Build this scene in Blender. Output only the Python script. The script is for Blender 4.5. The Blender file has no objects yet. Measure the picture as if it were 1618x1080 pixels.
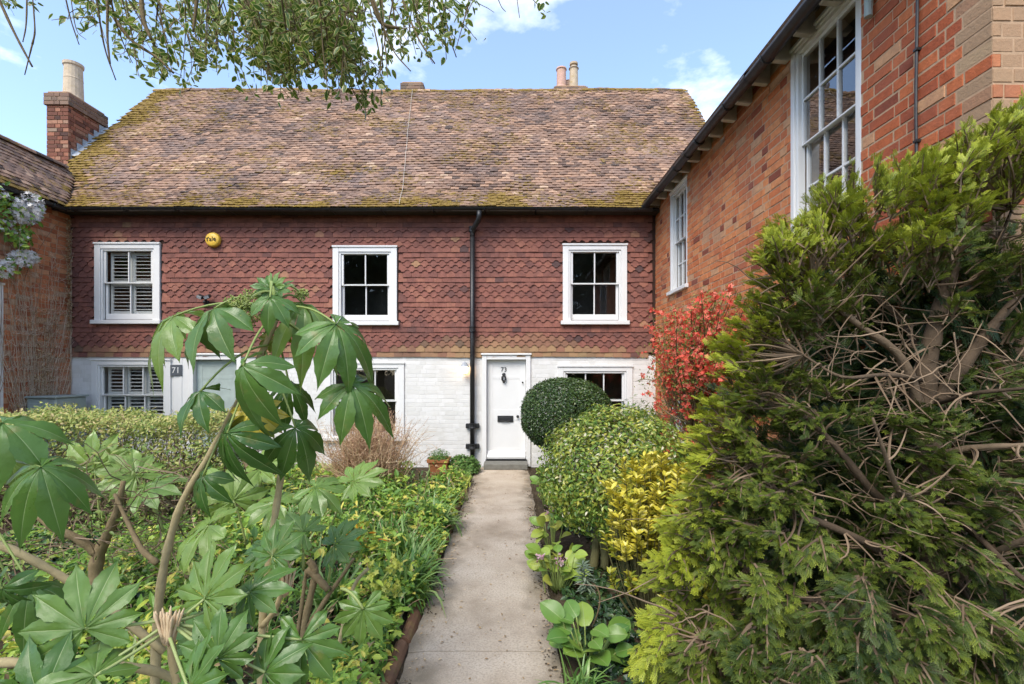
import bpy, math, random
import numpy as np
from mathutils import Vector, Matrix, noise as mnoise

# ------------------------------------------------------------------ camera, sky, sun, exposure
scene = bpy.context.scene
FPX = 765.0                                   # focal length in photograph pixels
EYE = Vector((0.0, 0.0, 1.8))
cam_d = bpy.data.cameras.new('camera')
cam_d.sensor_fit = 'HORIZONTAL'; cam_d.sensor_width = 36.0
cam_d.lens = FPX / 1618.0 * 36.0
cam_d.shift_y = 45.0 / 1618.0
cam_d.clip_start = 0.05; cam_d.clip_end = 2000.0
cam = bpy.data.objects.new('camera', cam_d)
scene.collection.objects.link(cam)
cam.location = EYE
cam.rotation_euler = (math.radians(90), 0, 0)
scene.camera = cam

SUN_EL, SUN_AZ = math.radians(50), math.radians(206)     # azimuth clockwise from +Y: behind the camera, to the left
world = bpy.data.worlds.new('World'); scene.world = world
world.use_nodes = True
wn = world.node_tree; wn.nodes.clear()
def wnode(t, **k):
    n = wn.nodes.new(t)
    for a, b in k.items(): setattr(n, a, b)
    return n
w_out = wnode('ShaderNodeOutputWorld'); w_bg = wnode('ShaderNodeBackground')
w_sky = wnode('ShaderNodeTexSky', sky_type='NISHITA', sun_disc=False)
w_sky.sun_elevation = SUN_EL; w_sky.sun_rotation = SUN_AZ
w_sky.air_density = 1.0; w_sky.dust_density = 0.8; w_sky.ozone_density = 3.0
w_tc = wnode('ShaderNodeTexCoord'); w_sep = wnode('ShaderNodeSeparateXYZ')
wn.links.new(w_tc.outputs['Generated'], w_sep.inputs[0])
w_add = wnode('ShaderNodeMath', operation='ADD'); w_add.inputs[1].default_value = 0.12
w_mx = wnode('ShaderNodeMath', operation='MAXIMUM'); w_mx.inputs[1].default_value = 0.03
wn.links.new(w_sep.outputs[2], w_mx.inputs[0]); wn.links.new(w_mx.outputs[0], w_add.inputs[0])
w_dx = wnode('ShaderNodeMath', operation='DIVIDE'); w_dy = wnode('ShaderNodeMath', operation='DIVIDE')
wn.links.new(w_sep.outputs[0], w_dx.inputs[0]); wn.links.new(w_add.outputs[0], w_dx.inputs[1])
wn.links.new(w_sep.outputs[1], w_dy.inputs[0]); wn.links.new(w_add.outputs[0], w_dy.inputs[1])
w_cmb = wnode('ShaderNodeCombineXYZ')
wn.links.new(w_dx.outputs[0], w_cmb.inputs[0]); wn.links.new(w_dy.outputs[0], w_cmb.inputs[1])
w_cmb.inputs[2].default_value = 5.1
w_n = wnode('ShaderNodeTexNoise'); w_n.inputs['Scale'].default_value = 2.3
w_n.inputs['Detail'].default_value = 7.0; w_n.inputs['Roughness'].default_value = 0.58
wn.links.new(w_cmb.outputs[0], w_n.inputs['Vector'])
w_rmp = wnode('ShaderNodeValToRGB')
w_rmp.color_ramp.elements[0].position = 0.54; w_rmp.color_ramp.elements[0].color = (0, 0, 0, 1)
w_rmp.color_ramp.elements[1].position = 0.80; w_rmp.color_ramp.elements[1].color = (.85, .85, .85, 1)
wn.links.new(w_n.outputs[0], w_rmp.inputs[0])
SKY_STRENGTH = 0.125
w_veil = wnode('ShaderNodeMix', data_type='RGBA')        # thin high haze over the blue
w_veil.inputs[0].default_value = 0.06
w_veil.inputs[7].default_value = (5.2, 5.6, 6.2, 1)
wn.links.new(w_sky.outputs[0], w_veil.inputs[6])
w_mix = wnode('ShaderNodeMix', data_type='RGBA')
w_mix.inputs[7].default_value = (6.6, 6.6, 6.6, 1)
wn.links.new(w_rmp.outputs[0], w_mix.inputs[0]); wn.links.new(w_veil.outputs[2], w_mix.inputs[6])
wn.links.new(w_mix.outputs[2], w_bg.inputs[0]); w_bg.inputs[1].default_value = SKY_STRENGTH
wn.links.new(w_bg.outputs[0], w_out.inputs[0])

sun_d = bpy.data.lights.new('sun', 'SUN'); sun_d.energy = 1.45; sun_d.angle = math.radians(32)
sun_d.color = (1.0, 0.94, 0.84)
sun = bpy.data.objects.new('sun', sun_d); scene.collection.objects.link(sun)
sdir = Vector((math.sin(SUN_AZ) * math.cos(SUN_EL), math.cos(SUN_AZ) * math.cos(SUN_EL), math.sin(SUN_EL)))
sun.location = sdir * 40
sun.rotation_euler = sdir.to_track_quat('Z', 'Y').to_euler()

scene.view_settings.view_transform = 'Standard'; scene.view_settings.look = 'None'
scene.view_settings.gamma = 1.0; scene.view_settings.use_curve_mapping = False
scene.view_settings.exposure = 1.64
scene.render.engine = 'CYCLES'
scene.cycles.use_denoising = True
scene.cycles.max_bounces = 8; scene.cycles.transparent_max_bounces = 8
scene.cycles.diffuse_bounces = 4; scene.cycles.glossy_bounces = 3; scene.cycles.transmission_bounces = 4
scene.cycles.caustics_reflective = False; scene.cycles.caustics_refractive = False

# ------------------------------------------------------------------ helpers
rng = np.random.default_rng(11); random.seed(11)
COL = scene.collection
WM = {}                                       # world matrix of each object we parent to

def at(px, py, Y):                            # point seen at a photograph pixel, at depth Y
    return Vector(((px - 810) / FPX * Y, Y, 1.8 - (py - 585) / FPX * Y))
def fx(px): return (px - 810) / 85.0          # facade plane (Y = 9)
def fz(py): return 1.8 - (py - 585) / 85.0
def U(a, b, n=None): return rng.uniform(a, b, n)

def link(name, data, parent=None, M=None):
    o = bpy.data.objects.new(name, data)
    COL.objects.link(o)
    M = M if M is not None else Matrix.Identity(4)
    o.matrix_basis = M
    if parent is not None:
        o.parent = parent
        o.matrix_parent_inverse = WM[parent.name].inverted()
    WM[o.name] = M.copy()
    return o
def tag(o, label=None, cat=None, group=None, kind=None):
    if label: o['label'] = label
    if cat: o['category'] = cat
    if group: o['group'] = group
    if kind: o['kind'] = kind
    return o
def thing(name, loc, label, cat, group=None):
    o = link(name, None, None, Matrix.Translation(Vector(loc)))
    o.empty_display_size = 0.1
    return tag(o, label, cat, group)

def mesh_arrays(name, V, loops, counts, var=None, tip=None, mat=None, smooth=False):
    me = bpy.data.meshes.new(name)
    V = np.asarray(V, dtype=np.float32)
    me.vertices.add(len(V)); me.vertices.foreach_set('co', V.ravel())
    loops = np.asarray(loops, dtype=np.int32); counts = np.asarray(counts, dtype=np.int32)
    me.loops.add(len(loops)); me.loops.foreach_set('vertex_index', loops)
    me.polygons.add(len(counts))
    starts = np.zeros(len(counts), dtype=np.int32); starts[1:] = np.cumsum(counts)[:-1]
    me.polygons.foreach_set('loop_start', starts)
    me.polygons.foreach_set('use_smooth', np.full(len(counts), bool(smooth)))
    for nm, a in (('var', var), ('tip', tip)):
        if a is not None:
            at_ = me.attributes.new(nm, 'FLOAT', 'POINT')
            at_.data.foreach_set('value', np.broadcast_to(np.asarray(a, dtype=np.float32), (len(V),)).copy())
    me.update(calc_edges=True)
    if mat: me.materials.append(mat)
    return me

class Tpl:                                    # a small shape that is copied many times
    def __init__(s, V, F, tip=None):
        s.V = np.array(V, dtype=float); s.F = F
        s.tip = np.zeros(len(s.V)) if tip is None else np.array(tip, dtype=float)
        s.loops = np.array([i for f in F for i in f]); s.counts = np.array([len(f) for f in F])
        s.cache = {}
    def mesh(s, name, var, mat, tip=None, smooth=False):
        k = (round(var, 2), mat.name, None if tip is None else round(tip, 1))
        if k not in s.cache:
            s.cache[k] = mesh_arrays(name, s.V, s.loops, s.counts, k[0], s.tip if tip is None else k[2], mat, smooth)
        return s.cache[k]

class Bag:                                    # collects copies of templates for one joined mesh
    def __init__(s): s.V = []; s.L = []; s.C = []; s.var = []; s.tip = []; s.n = 0
    def add(s, t, R, P, var, tip=None):       # R (m,3,3), P (m,3), var (m,)
        m = len(P)
        if m == 0: return
        nv = len(t.V)
        V = np.einsum('mij,vj->mvi', R, t.V) + P[:, None, :]
        s.V.append(V.reshape(-1, 3))
        s.L.append((t.loops[None, :] + (np.arange(m) * nv)[:, None] + s.n).ravel())
        s.C.append(np.tile(t.counts, m))
        s.var.append(np.repeat(var, nv))
        s.tip.append(np.tile(t.tip, m) if tip is None else np.repeat(tip, nv))
        s.n += m * nv
    def raw(s, V, F, var=0.5, tip=0.0):
        V = np.asarray(V, dtype=float)
        s.V.append(V)
        s.L.append(np.array([i for f in F for i in f]) + s.n); s.C.append(np.array([len(f) for f in F]))
        s.var.append(np.broadcast_to(np.asarray(var, float), (len(V),)).copy())
        s.tip.append(np.broadcast_to(np.asarray(tip, float), (len(V),)).copy())
        s.n += len(V)
    # --- solid shapes
    def box(s, a, b, var=0.5, X=None, bev=0.0, tip=0.0):
        x0, y0, z0 = a; x1, y1, z1 = b
        if bev <= 0:
            V = [(x0,y0,z0),(x1,y0,z0),(x1,y1,z0),(x0,y1,z0),(x0,y0,z1),(x1,y0,z1),(x1,y1,z1),(x0,y1,z1)]
            F = [(3,2,1,0),(4,5,6,7),(0,1,5,4),(1,2,6,5),(2,3,7,6),(3,0,4,7)]
        else:
            c = bev; V = []; 
            for sx, xa in ((0, x0), (1, x1)):
                for sy, ya in ((0, y0), (1, y1)):
                    for sz, za in ((0, z0), (1, z1)):
                        dx = c if sx == 0 else -c; dy = c if sy == 0 else -c; dz = c if sz == 0 else -c
                        V += [(xa, ya+dy, za+dz), (xa+dx, ya, za+dz), (xa+dx, ya+dy, za)]
            def i(sx, sy, sz, k): return (sx*4+sy*2+sz)*3+k
            F = []
            F += [(i(0,0,0,0), i(0,0,1,0), i(0,1,1,0), i(0,1,0,0)), (i(1,0,0,0), i(1,1,0,0), i(1,1,1,0), i(1,0,1,0))]
            F += [(i(0,0,0,1), i(1,0,0,1), i(1,0,1,1), i(0,0,1,1)), (i(0,1,0,1), i(0,1,1,1), i(1,1,1,1), i(1,1,0,1))]
            F += [(i(0,0,0,2), i(0,1,0,2), i(1,1,0,2), i(1,0,0,2)), (i(0,0,1,2), i(1,0,1,2), i(1,1,1,2), i(0,1,1,2))]
            for p in (0, 1):
                for q in (0, 1):
                    F += [(i(0,p,q,1), i(1,p,q,1), i(1,p,q,2), i(0,p,q,2)), (i(p,0,q,0), i(p,1,q,0), i(p,1,q,2), i(p,0,q,2)), (i(p,q,0,0), i(p,q,1,0), i(p,q,1,1), i(p,q,0,1))]
            for p in (0, 1):
                for q in (0, 1):
                    for r in (0, 1): F.append((i(p,q,r,0), i(p,q,r,1), i(p,q,r,2)))
        V = np.array(V, float)
        if X is not None: V = (np.array(X.to_3x3()) @ V.T).T + np.array(X.to_translation())
        s.raw(V, F, var, tip)
    def tube(s, pts, rad, n=6, var=0.5, cap=True, tip=0.0):
        P = np.array([tuple(p) for p in pts], float); k = len(P)
        r = np.broadcast_to(np.asarray(rad, float), (k,)) if np.ndim(rad) else np.full(k, float(rad))
        T = np.gradient(P, axis=0); T /= np.linalg.norm(T, axis=1)[:, None] + 1e-9
        up = np.array([0, 0, 1.0]) if abs(T[0][2]) < 0.9 else np.array([1.0, 0, 0])
        V = []; a = np.linspace(0, 2*math.pi, n, endpoint=False)
        u = np.cross(T[0], up); u /= np.linalg.norm(u)
        for i in range(k):
            u = u - T[i]*np.dot(u, T[i]); u /= np.linalg.norm(u) + 1e-9
            v = np.cross(T[i], u)
            V.append(P[i] + r[i]*(np.cos(a)[:, None]*u + np.sin(a)[:, None]*v))
        V = np.concatenate(V)
        F = [(i*n+j, i*n+(j+1) % n, (i+1)*n+(j+1) % n, (i+1)*n+j) for i in range(k-1) for j in range(n)]
        if cap: F += [tuple(range(n))[::-1], tuple((k-1)*n+j for j in range(n))]
        s.raw(V, F, var, tip)
    def lathe(s, prof, n=16, X=None, var=0.5):          # prof: (radius, height)
        a = np.linspace(0, 2*math.pi, n, endpoint=False); V = []
        for r, h in prof: V += [(r*math.cos(t), r*math.sin(t), h) for t in a]
        k = len(prof)
        F = [(i*n+j, i*n+(j+1) % n, (i+1)*n+(j+1) % n, (i+1)*n+j) for i in range(k-1) for j in range(n)]
        F += [tuple(range(n))[::-1], tuple((k-1)*n+j for j in range(n))]
        V = np.array(V, float)
        if X is not None: V = (np.array(X.to_3x3()) @ V.T).T + np.array(X.to_translation())
        s.raw(V, F, var)
    def mesh(s, name, mat, smooth=False):
        return mesh_arrays(name, np.concatenate(s.V), np.concatenate(s.L), np.concatenate(s.C), np.concatenate(s.var), np.concatenate(s.tip), mat, smooth)
    def build(s, name, mat, parent=None, smooth=False, kind=None, M=None):
        o = link(name, s.mesh(name, mat, smooth), parent, M)
        if kind: o['kind'] = kind
        return o

def frames(D, N, scale):                       # leaf axes: X along D, Z near N
    D = D / (np.linalg.norm(D, axis=1)[:, None] + 1e-9)
    Z = N - (N*D).sum(1)[:, None]*D
    Z /= np.linalg.norm(Z, axis=1)[:, None] + 1e-9
    Y = np.cross(Z, D)
    R = np.stack([D, Y, Z], axis=2)
    scale = np.asarray(scale, float)
    return R * (scale[:, None, None] if scale.ndim == 1 else scale[:, None, :])
def rdir(n):
    v = rng.normal(size=(n, 3)); return v / np.linalg.norm(v, axis=1)[:, None]
def fbm(p, sc=1.0): return mnoise.noise(Vector(p) * sc)
def fbm_arr(P, sc, off=0.0): return np.array([mnoise.noise(Vector((a*sc+off, b*sc+off*0.7, c*sc))) for a, b, c in P])

def pieces(name, rest_name, parent, mat, tpls, tid, R, P, var, tip=None, nrm=None, area=None, mask=None, cap=300):
    """many alike pieces: the 300 that show largest become parts, the rest one joined part"""
    P = np.asarray(P); m = len(P); tid = np.asarray(tid); var = np.round(np.asarray(var)*12)/12
    tipq = None if tip is None else np.round(np.asarray(tip)*5)/5
    V = P - np.array(EYE); d = np.linalg.norm(V, axis=1)
    px = 810 + FPX*V[:, 0]/np.maximum(V[:, 1], .1); py = 585 - FPX*V[:, 2]/np.maximum(V[:, 1], .1)
    ok = (V[:, 1] > .2) & (px > -5) & (px < 1623) & (py > -5) & (py < 1085)
    if mask is not None: ok &= mask
    sc = (np.ones(m) if area is None else area) / d**2
    if nrm is not None: sc = sc * np.maximum(0.02, -(V*np.asarray(nrm)).sum(1)/d)
    sc = np.where(ok, sc, 0)
    top = np.zeros(m, bool)
    idx = np.argsort(-sc)[:cap]; top[idx[sc[idx] > 0]] = True
    for i in np.nonzero(top)[0]:
        M = Matrix.Identity(4)
        for a in range(3):
            for b in range(3): M[a][b] = R[i][a][b]
            M[a][3] = P[i][a]
        link(name, tpls[tid[i]].mesh(name, var[i], mat, None if tipq is None else tipq[i]), parent, M)
    if (~top).any():
        b = Bag()
        for t in range(len(tpls)):
            k = (~top) & (tid == t)
            b.add(tpls[t], R[k], P[k], var[k], None if tipq is None else tipq[k])
        return b.build(rest_name, mat, parent, kind='stuff')

# ------------------------------------------------------------------ materials
class NT:
    def __init__(s, name):
        s.m = bpy.data.materials.new(name); s.m.use_nodes = True
        s.t = s.m.node_tree; s.t.nodes.clear()
        s.out = s.n('ShaderNodeOutputMaterial')
    def n(s, t, **k):
        nd = s.t.nodes.new(t)
        for a, b in k.items(): setattr(nd, a, b)
        return nd
    def l(s, a, b): s.t.links.new(a, b)
    def pos(s): 
        if not hasattr(s, '_p'): s._p = s.n('ShaderNodeNewGeometry')
        return s._p.outputs['Position']
    def attr(s, nm): return s.n('ShaderNodeAttribute', attribute_name=nm).outputs['Fac']
    def noise(s, scale, detail=4, rough=.55, stretch=None):
        t = s.n('ShaderNodeTexNoise'); t.inputs['Scale'].default_value = scale
        t.inputs['Detail'].default_value = detail; t.inputs['Roughness'].default_value = rough
        if stretch:
            mp = s.n('ShaderNodeMapping'); mp.inputs['Scale'].default_value = stretch
            s.l(s.pos(), mp.inputs[0]); s.l(mp.outputs[0], t.inputs['Vector'])
        else: s.l(s.pos(), t.inputs['Vector'])
        return t.outputs[0]
    def ramp(s, fac, stops):
        r = s.n('ShaderNodeValToRGB'); e = r.color_ramp.elements
        while len(e) < len(stops): e.new(0.5)
        for el, (p, c) in zip(e, stops):
            el.position = p; el.color = (c[0], c[1], c[2], 1) if not np.isscalar(c) else (c, c, c, 1)
        s.l(fac, r.inputs[0]); return r.outputs[0]
    def mix(s, fac, a, b, mode='MIX'):
        m = s.n('ShaderNodeMix', data_type='RGBA', blend_type=mode)
        for sock, v in ((m.inputs[0], fac), (m.inputs[6], a), (m.inputs[7], b)):
            if hasattr(v, 'is_linked'): s.l(v, sock)
            elif np.isscalar(v): sock.default_value = v
            else: sock.default_value = (v[0], v[1], v[2], 1)
        return m.outputs[2]
    def math(s, op, a, b):
        m = s.n('ShaderNodeMath', operation=op)
        for k, v in ((0, a), (1, b)):
            if hasattr(v, 'is_linked'): s.l(v, m.inputs[k])
            else: m.inputs[k].default_value = v
        return m.outputs[0]
    def princ(s, col, rough=.6, spec=.3, bump=None, metal=0.0, trans=0.0, trans_col=None):
        p = s.n('ShaderNodeBsdfPrincipled')
        if hasattr(col, 'is_linked'): s.l(col, p.inputs['Base Color'])
        else: p.inputs['Base Color'].default_value = (*col, 1)
        if hasattr(rough, 'is_linked'): s.l(rough, p.inputs['Roughness'])
        else: p.inputs['Roughness'].default_value = rough
        p.inputs['Specular IOR Level'].default_value = spec; p.inputs['Metallic'].default_value = metal
        if bump:
            b = s.n('ShaderNodeBump'); b.inputs['Strength'].default_value = bump[1]; b.inputs['Distance'].default_value = bump[2]
            s.l(bump[0], b.inputs['Height']); s.l(b.outputs[0], p.inputs['Normal'])
        sh = p.outputs[0]
        if trans > 0:
            tr = s.n('ShaderNodeBsdfTranslucent')
            c = trans_col if trans_col is not None else col
            if hasattr(c, 'is_linked'): s.l(c, tr.inputs[0])
            else: tr.inputs[0].default_value = (*c, 1)
            mx = s.n('ShaderNodeMixShader'); mx.inputs[0].default_value = trans
            s.l(sh, mx.inputs[1]); s.l(tr.outputs[0], mx.inputs[2]); sh = mx.outputs[0]
        s.l(sh, s.out.inputs[0]); return s.m
def var_mat(name, stops, rough=.6, spec=.3, mottle=(8, .25), bump=None, tip=None, trans=0.0, stain=None, rvar=None, tipvar=False):
    t = NT(name)
    c = t.ramp(t.attr('var'), stops)
    if mottle:
        nz = t.noise(mottle[0]); k = mottle[1]
        c = t.mix(1.0, c, t.ramp(nz, [(0.25, 1-k), (0.75, min(1, 1+k))]), 'MULTIPLY')
    if stain:
        c = t.mix(t.ramp(t.noise(stain[0], 5, .6), [(stain[2], 0.0), (stain[3], stain[4])]), c, stain[1])
    if tip is not None: c = t.mix(t.math('MULTIPLY', t.attr('tip'), t.math('POWER', t.attr('var'), 1.3)) if tipvar else t.attr('tip'), c, tip)
    bp = None
    if bump: bp = (t.noise(bump[0], 6, .6), bump[1], bump[2])
    if rvar: rough = t.ramp(t.noise(rvar[0], 3), [(.35, rvar[1]), (.65, rvar[2])])
    return t.princ(c, rough, spec, bp, trans=trans)
def G(*c): return c
# surfaces
MAT = {}
MAT['hang'] = var_mat('clay_hanging_tile', [(0, (0.102,0.061,0.057)), (.25, (0.183,0.081,0.066)), (.6, (0.270,0.109,0.081)), (.85, (0.334,0.146,0.099)), (1, (0.389,0.220,0.123))], .82, .18, (14, .35), (60, .5, .005), tip=(.36,.25,.12), stain=(2.6, (.10,.055,.05), .53, .75, .55))
def roof_mat():
    t = NT('weathered_roof_tile')
    c = t.ramp(t.attr('var'), [(0, (.08,.058,.048)), (.22, (.17,.112,.088)), (.5, (.29,.18,.125)), (.75, (.42,.255,.168)), (1, (.57,.40,.27))])
    c = t.mix(1.0, c, t.ramp(t.noise(18, 5), [(.25, .62), (.75, 1.0)]), 'MULTIPLY')
    c = t.mix(t.ramp(t.noise(1.3, 3), [(.45, 0.0), (.7, .5)]), c, (.20,.15,.135))
    c = t.mix(t.ramp(t.noise(34, 3), [(.60, 0.0), (.72, .65)]), c, (.46,.40,.31))      # pale lichen
    mf = t.math('ADD', t.noise(11, 5, .65), t.attr('tip'))
    mc = t.ramp(t.noise(40, 2), [(.3, (.10,.065,.018)), (.7, (.27,.175,.045))])
    c = t.mix(t.ramp(mf, [(.66, 0.0), (.86, .95)]), c, mc)
    return t.princ(c, .92, .12, (t.noise(90, 5), .4, .004))
MAT['roof'] = roof_mat()
MAT['moss'] = var_mat('roof_moss', [(0, (.08,.052,.013)), (.5, (.18,.115,.026)), (1, (.32,.23,.05))], 1, .05, (60, .35), (160, .8, .006))
MAT['brick_r'] = var_mat('warm_red_brick', [(0, (.17,.065,.05)), (.14, (.32,.085,.045)), (.35, (.44,.115,.05)), (.6, (.58,.185,.075)), (.82, (.66,.26,.105)), (.93, (.58,.33,.18)), (1, (.44,.33,.26))], .9, .12, (20, .3), (55, .7, .006), tip=(.34,.25,.155), stain=(1.7, (.25,.115,.085), .48, .76, .6))
MAT['brick_l'] = var_mat('orange_brick', [(0, (.36,.12,.06)), (.4, (.54,.19,.085)), (.8, (.64,.28,.13)), (1, (.52,.34,.22))], .9, .12, (22, .25), (70, .4, .004), stain=(1.5, (.46,.31,.21), .5, .75, .5))
MAT['brick_c'] = var_mat('chimney_brick_clay', [(0, (.10,.055,.045)), (.3, (.22,.09,.06)), (.6, (.34,.13,.08)), (.85, (.38,.20,.13)), (1, (.30,.21,.15))], .9, .12, (22, .3), (70, .5, .004), tip=(.16,.14,.11))
MAT['mortar'] = var_mat('lime_mortar', [(0, (.42,.27,.17)), (1, (.54,.37,.235))], .95, .1, (30, .25), (120, .5, .003))
MAT['mortar_d'] = var_mat('old_batten_board', [(0, (.05,.03,.025)), (1, (.07,.04,.03))], .95, .1)
MAT['white_brick'] = var_mat('white_masonry_paint', [(0, (.62,.605,.57)), (1, (.70,.685,.66))], .6, .3, (6, .06), (35, .35, .006), stain=(1.6, (.50,.47,.40), .56, .80, .45))
MAT['white'] = var_mat('white_gloss_paint', [(0, (.66,.65,.625)), (1, (.73,.72,.70))], .38, .4, (5, .05), (50, .06, .002), stain=(7, (.62,.59,.53), .66, .85, .45))
MAT['black'] = var_mat('black_painted_iron', [(0, (.012,.012,.013)), (1, (.03,.03,.032))], .42, .4, (20, .4), (80, .25, .002), stain=(9, (.07,.07,.06), .55, .8, .5))
MAT['greydoor'] = var_mat('grey_green_door_paint', [(0, (.34,.40,.37)), (1, (.38,.44,.41))], .4, .35)
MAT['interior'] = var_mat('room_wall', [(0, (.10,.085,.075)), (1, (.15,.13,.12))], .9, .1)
MAT['curtain'] = var_mat('cream_curtain', [(0, (.42,.38,.31)), (1, (.5,.46,.38))], .9, .1)
MAT['timber'] = var_mat('weathered_rafter_timber', [(0, (.50,.46,.38)), (1, (.68,.64,.55))], .85, .15, (14, .35), (60, .4, .003))
MAT['soffit'] = var_mat('dark_eaves_board', [(0, (.05,.042,.035)), (1, (.07,.06,.05))], .9, .1)
MAT['pot'] = var_mat('buff_chimney_pot', [(0, (.42,.33,.22)), (.5, (.58,.46,.33)), (1, (.58,.36,.28))], .85, .15, (12, .25), (50, .3, .003), stain=(9, (.33,.25,.08), .55, .75, .6))
MAT['lead'] = var_mat('lead_flashing', [(0, (.36,.38,.40)), (1, (.44,.46,.48))], .5, .4, (15, .3), (30, .3, .005))
MAT['terracotta'] = var_mat('terracotta', [(0, (.34,.13,.055)), (1, (.46,.19,.08))], .85, .15, (16, .25), (60, .3, .003), stain=(10, (.45,.35,.25), .58, .78, .5))
MAT['plate'] = var_mat('slate_grey_plate', [(0, (.09,.10,.115)), (1, (.10,.11,.125))], .5, .4)
MAT['yellow'] = var_mat('alarm_yellow_plastic', [(0, (.78,.47,.05)), (1, (.82,.52,.08))], .4, .4, None)
MAT['dark_text'] = var_mat('dark_print', [(0, (.05,.035,.02)), (1, (.05,.035,.02))], .5, .3, None)
MAT['meter'] = var_mat('grey_green_box_paint', [(0, (.33,.38,.35)), (1, (.38,.43,.40))], .5, .3)
MAT['stone'] = var_mat('grey_step_stone', [(0, (.17,.165,.14)), (1, (.22,.21,.18))], .9, .15, (14, .3), (50, .5, .004))
MAT['concrete_dark'] = MAT['stone']

def glass_mat():
    t = NT('window_glass')
    tr = t.n('ShaderNodeBsdfTransparent'); tr.inputs[0].default_value = (.88,.90,.89,1)
    gl = t.n('ShaderNodeBsdfGlossy'); gl.inputs['Roughness'].default_value = 0.015
    b = t.n('ShaderNodeBump'); b.inputs['Strength'].default_value = .05; b.inputs['Distance'].default_value = .01
    t.l(t.noise(4.5, 2), b.inputs['Height']); t.l(b.outputs[0], gl.inputs['Normal'])
    lw_ = t.n('ShaderNodeLayerWeight'); lw_.inputs[0].default_value = .5
    fr = t.math('ADD', t.math('MULTIPLY', t.math('POWER', lw_.outputs['Facing'], 2.0), .85), .085)
    mx = t.n('ShaderNodeMixShader')
    t.l(fr, mx.inputs[0]); t.l(tr.outputs[0], mx.inputs[1]); t.l(gl.outputs[0], mx.inputs[2])
    t.l(mx.outputs[0], t.out.inputs[0]); return t.m
MAT['glass'] = glass_mat()
def lamp_mat():
    t = NT('lit_lamp_glass'); e = t.n('ShaderNodeEmission')
    e.inputs[0].default_value = (1.0, .62, .30, 1); e.inputs[1].default_value = 5.0
    t.l(e.outputs[0], t.out.inputs[0]); return t.m
MAT['lamp'] = lamp_mat()

# ------------------------------------------------------------------ ground and path
def soil_mat():
    t = NT('garden_soil')
    c = t.ramp(t.noise(3.0, 6, .6), [(.3, (.035,.026,.017)), (.5, (.065,.048,.03)), (.7, (.10,.078,.048))])
    c = t.mix(t.ramp(t.noise(24, 4), [(.55, 0.0), (.7, .7)]), c, (.12,.09,.06))
    return t.princ(c, .95, .1, (t.noise(22, 7, .65), .9, .03))
MAT['soil'] = soil_mat()
def concrete_mat():
    t = NT('worn_concrete')
    c = t.ramp(t.noise(1.6, 6, .62), [(.30, (.30,.235,.165)), (.48, (.46,.375,.28)), (.70, (.56,.475,.37))])
    c = t.mix(t.ramp(t.noise(70, 3), [(.40, .55), (.52, 0.0)]), c, (.30,.25,.19))
    c = t.mix(t.ramp(t.noise(120, 2), [(.62, 0.0), (.70, .7)]), c, (.55,.49,.40))
    sp = t.n('ShaderNodeSeparateXYZ'); t.l(t.pos(), sp.inputs[0])
    ax = t.math('ABSOLUTE', t.math('ADD', sp.outputs[0], .18), 0)
    ed = t.math('ADD', t.math('MULTIPLY', ax, 1.1), t.math('MULTIPLY', t.noise(3.5, 5), .8))
    c = t.mix(t.ramp(ed, [(.70, 0.0), (.95, .75)]), c, (.17,.14,.095))
    c = t.mix(t.ramp(t.noise(.9, 6, .7), [(.52, 0.0), (.66, .22)]), c, (.24,.19,.135))       # dirt washed to the edges
    return t.princ(c, .9, .15, (t.noise(60, 8, .7), .55, .008))
MAT['concrete'] = concrete_mat()

b = Bag()
n = 60
xs = np.concatenate([[-300, -60, -20], np.linspace(-10, 8, 46), [20, 60, 300]]); ys = np.concatenate([[-300, -60, -20], np.linspace(-6, 9.4, 40), [20, 60, 400]])
GX, GY = np.meshgrid(xs, ys, indexing='ij')
Z = np.zeros_like(GX)
for i in range(len(xs)):
    for j in range(len(ys)):
        x, y = xs[i], ys[j]
        if -9 < x < 7 and -5 < y < 8.7:
            d = max(0, min(1, (abs(x + .18) - .55) / .5))
            Z[i, j] = d * (.03 + .05 * mnoise.noise(Vector((x*1.1, y*1.1, 0))))
V = np.stack([GX, GY, Z - .012], -1).reshape(-1, 3); ny = len(ys)
F = [(i*ny+j, (i+1)*ny+j, (i+1)*ny+j+1, i*ny+j+1) for i in range(len(xs)-1) for j in range(ny-1)]
b.raw(V, F); o = b.build('ground', MAT['soil'], smooth=True); tag(o, 'dark brown garden soil under the planting', 'soil', kind='structure')

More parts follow.
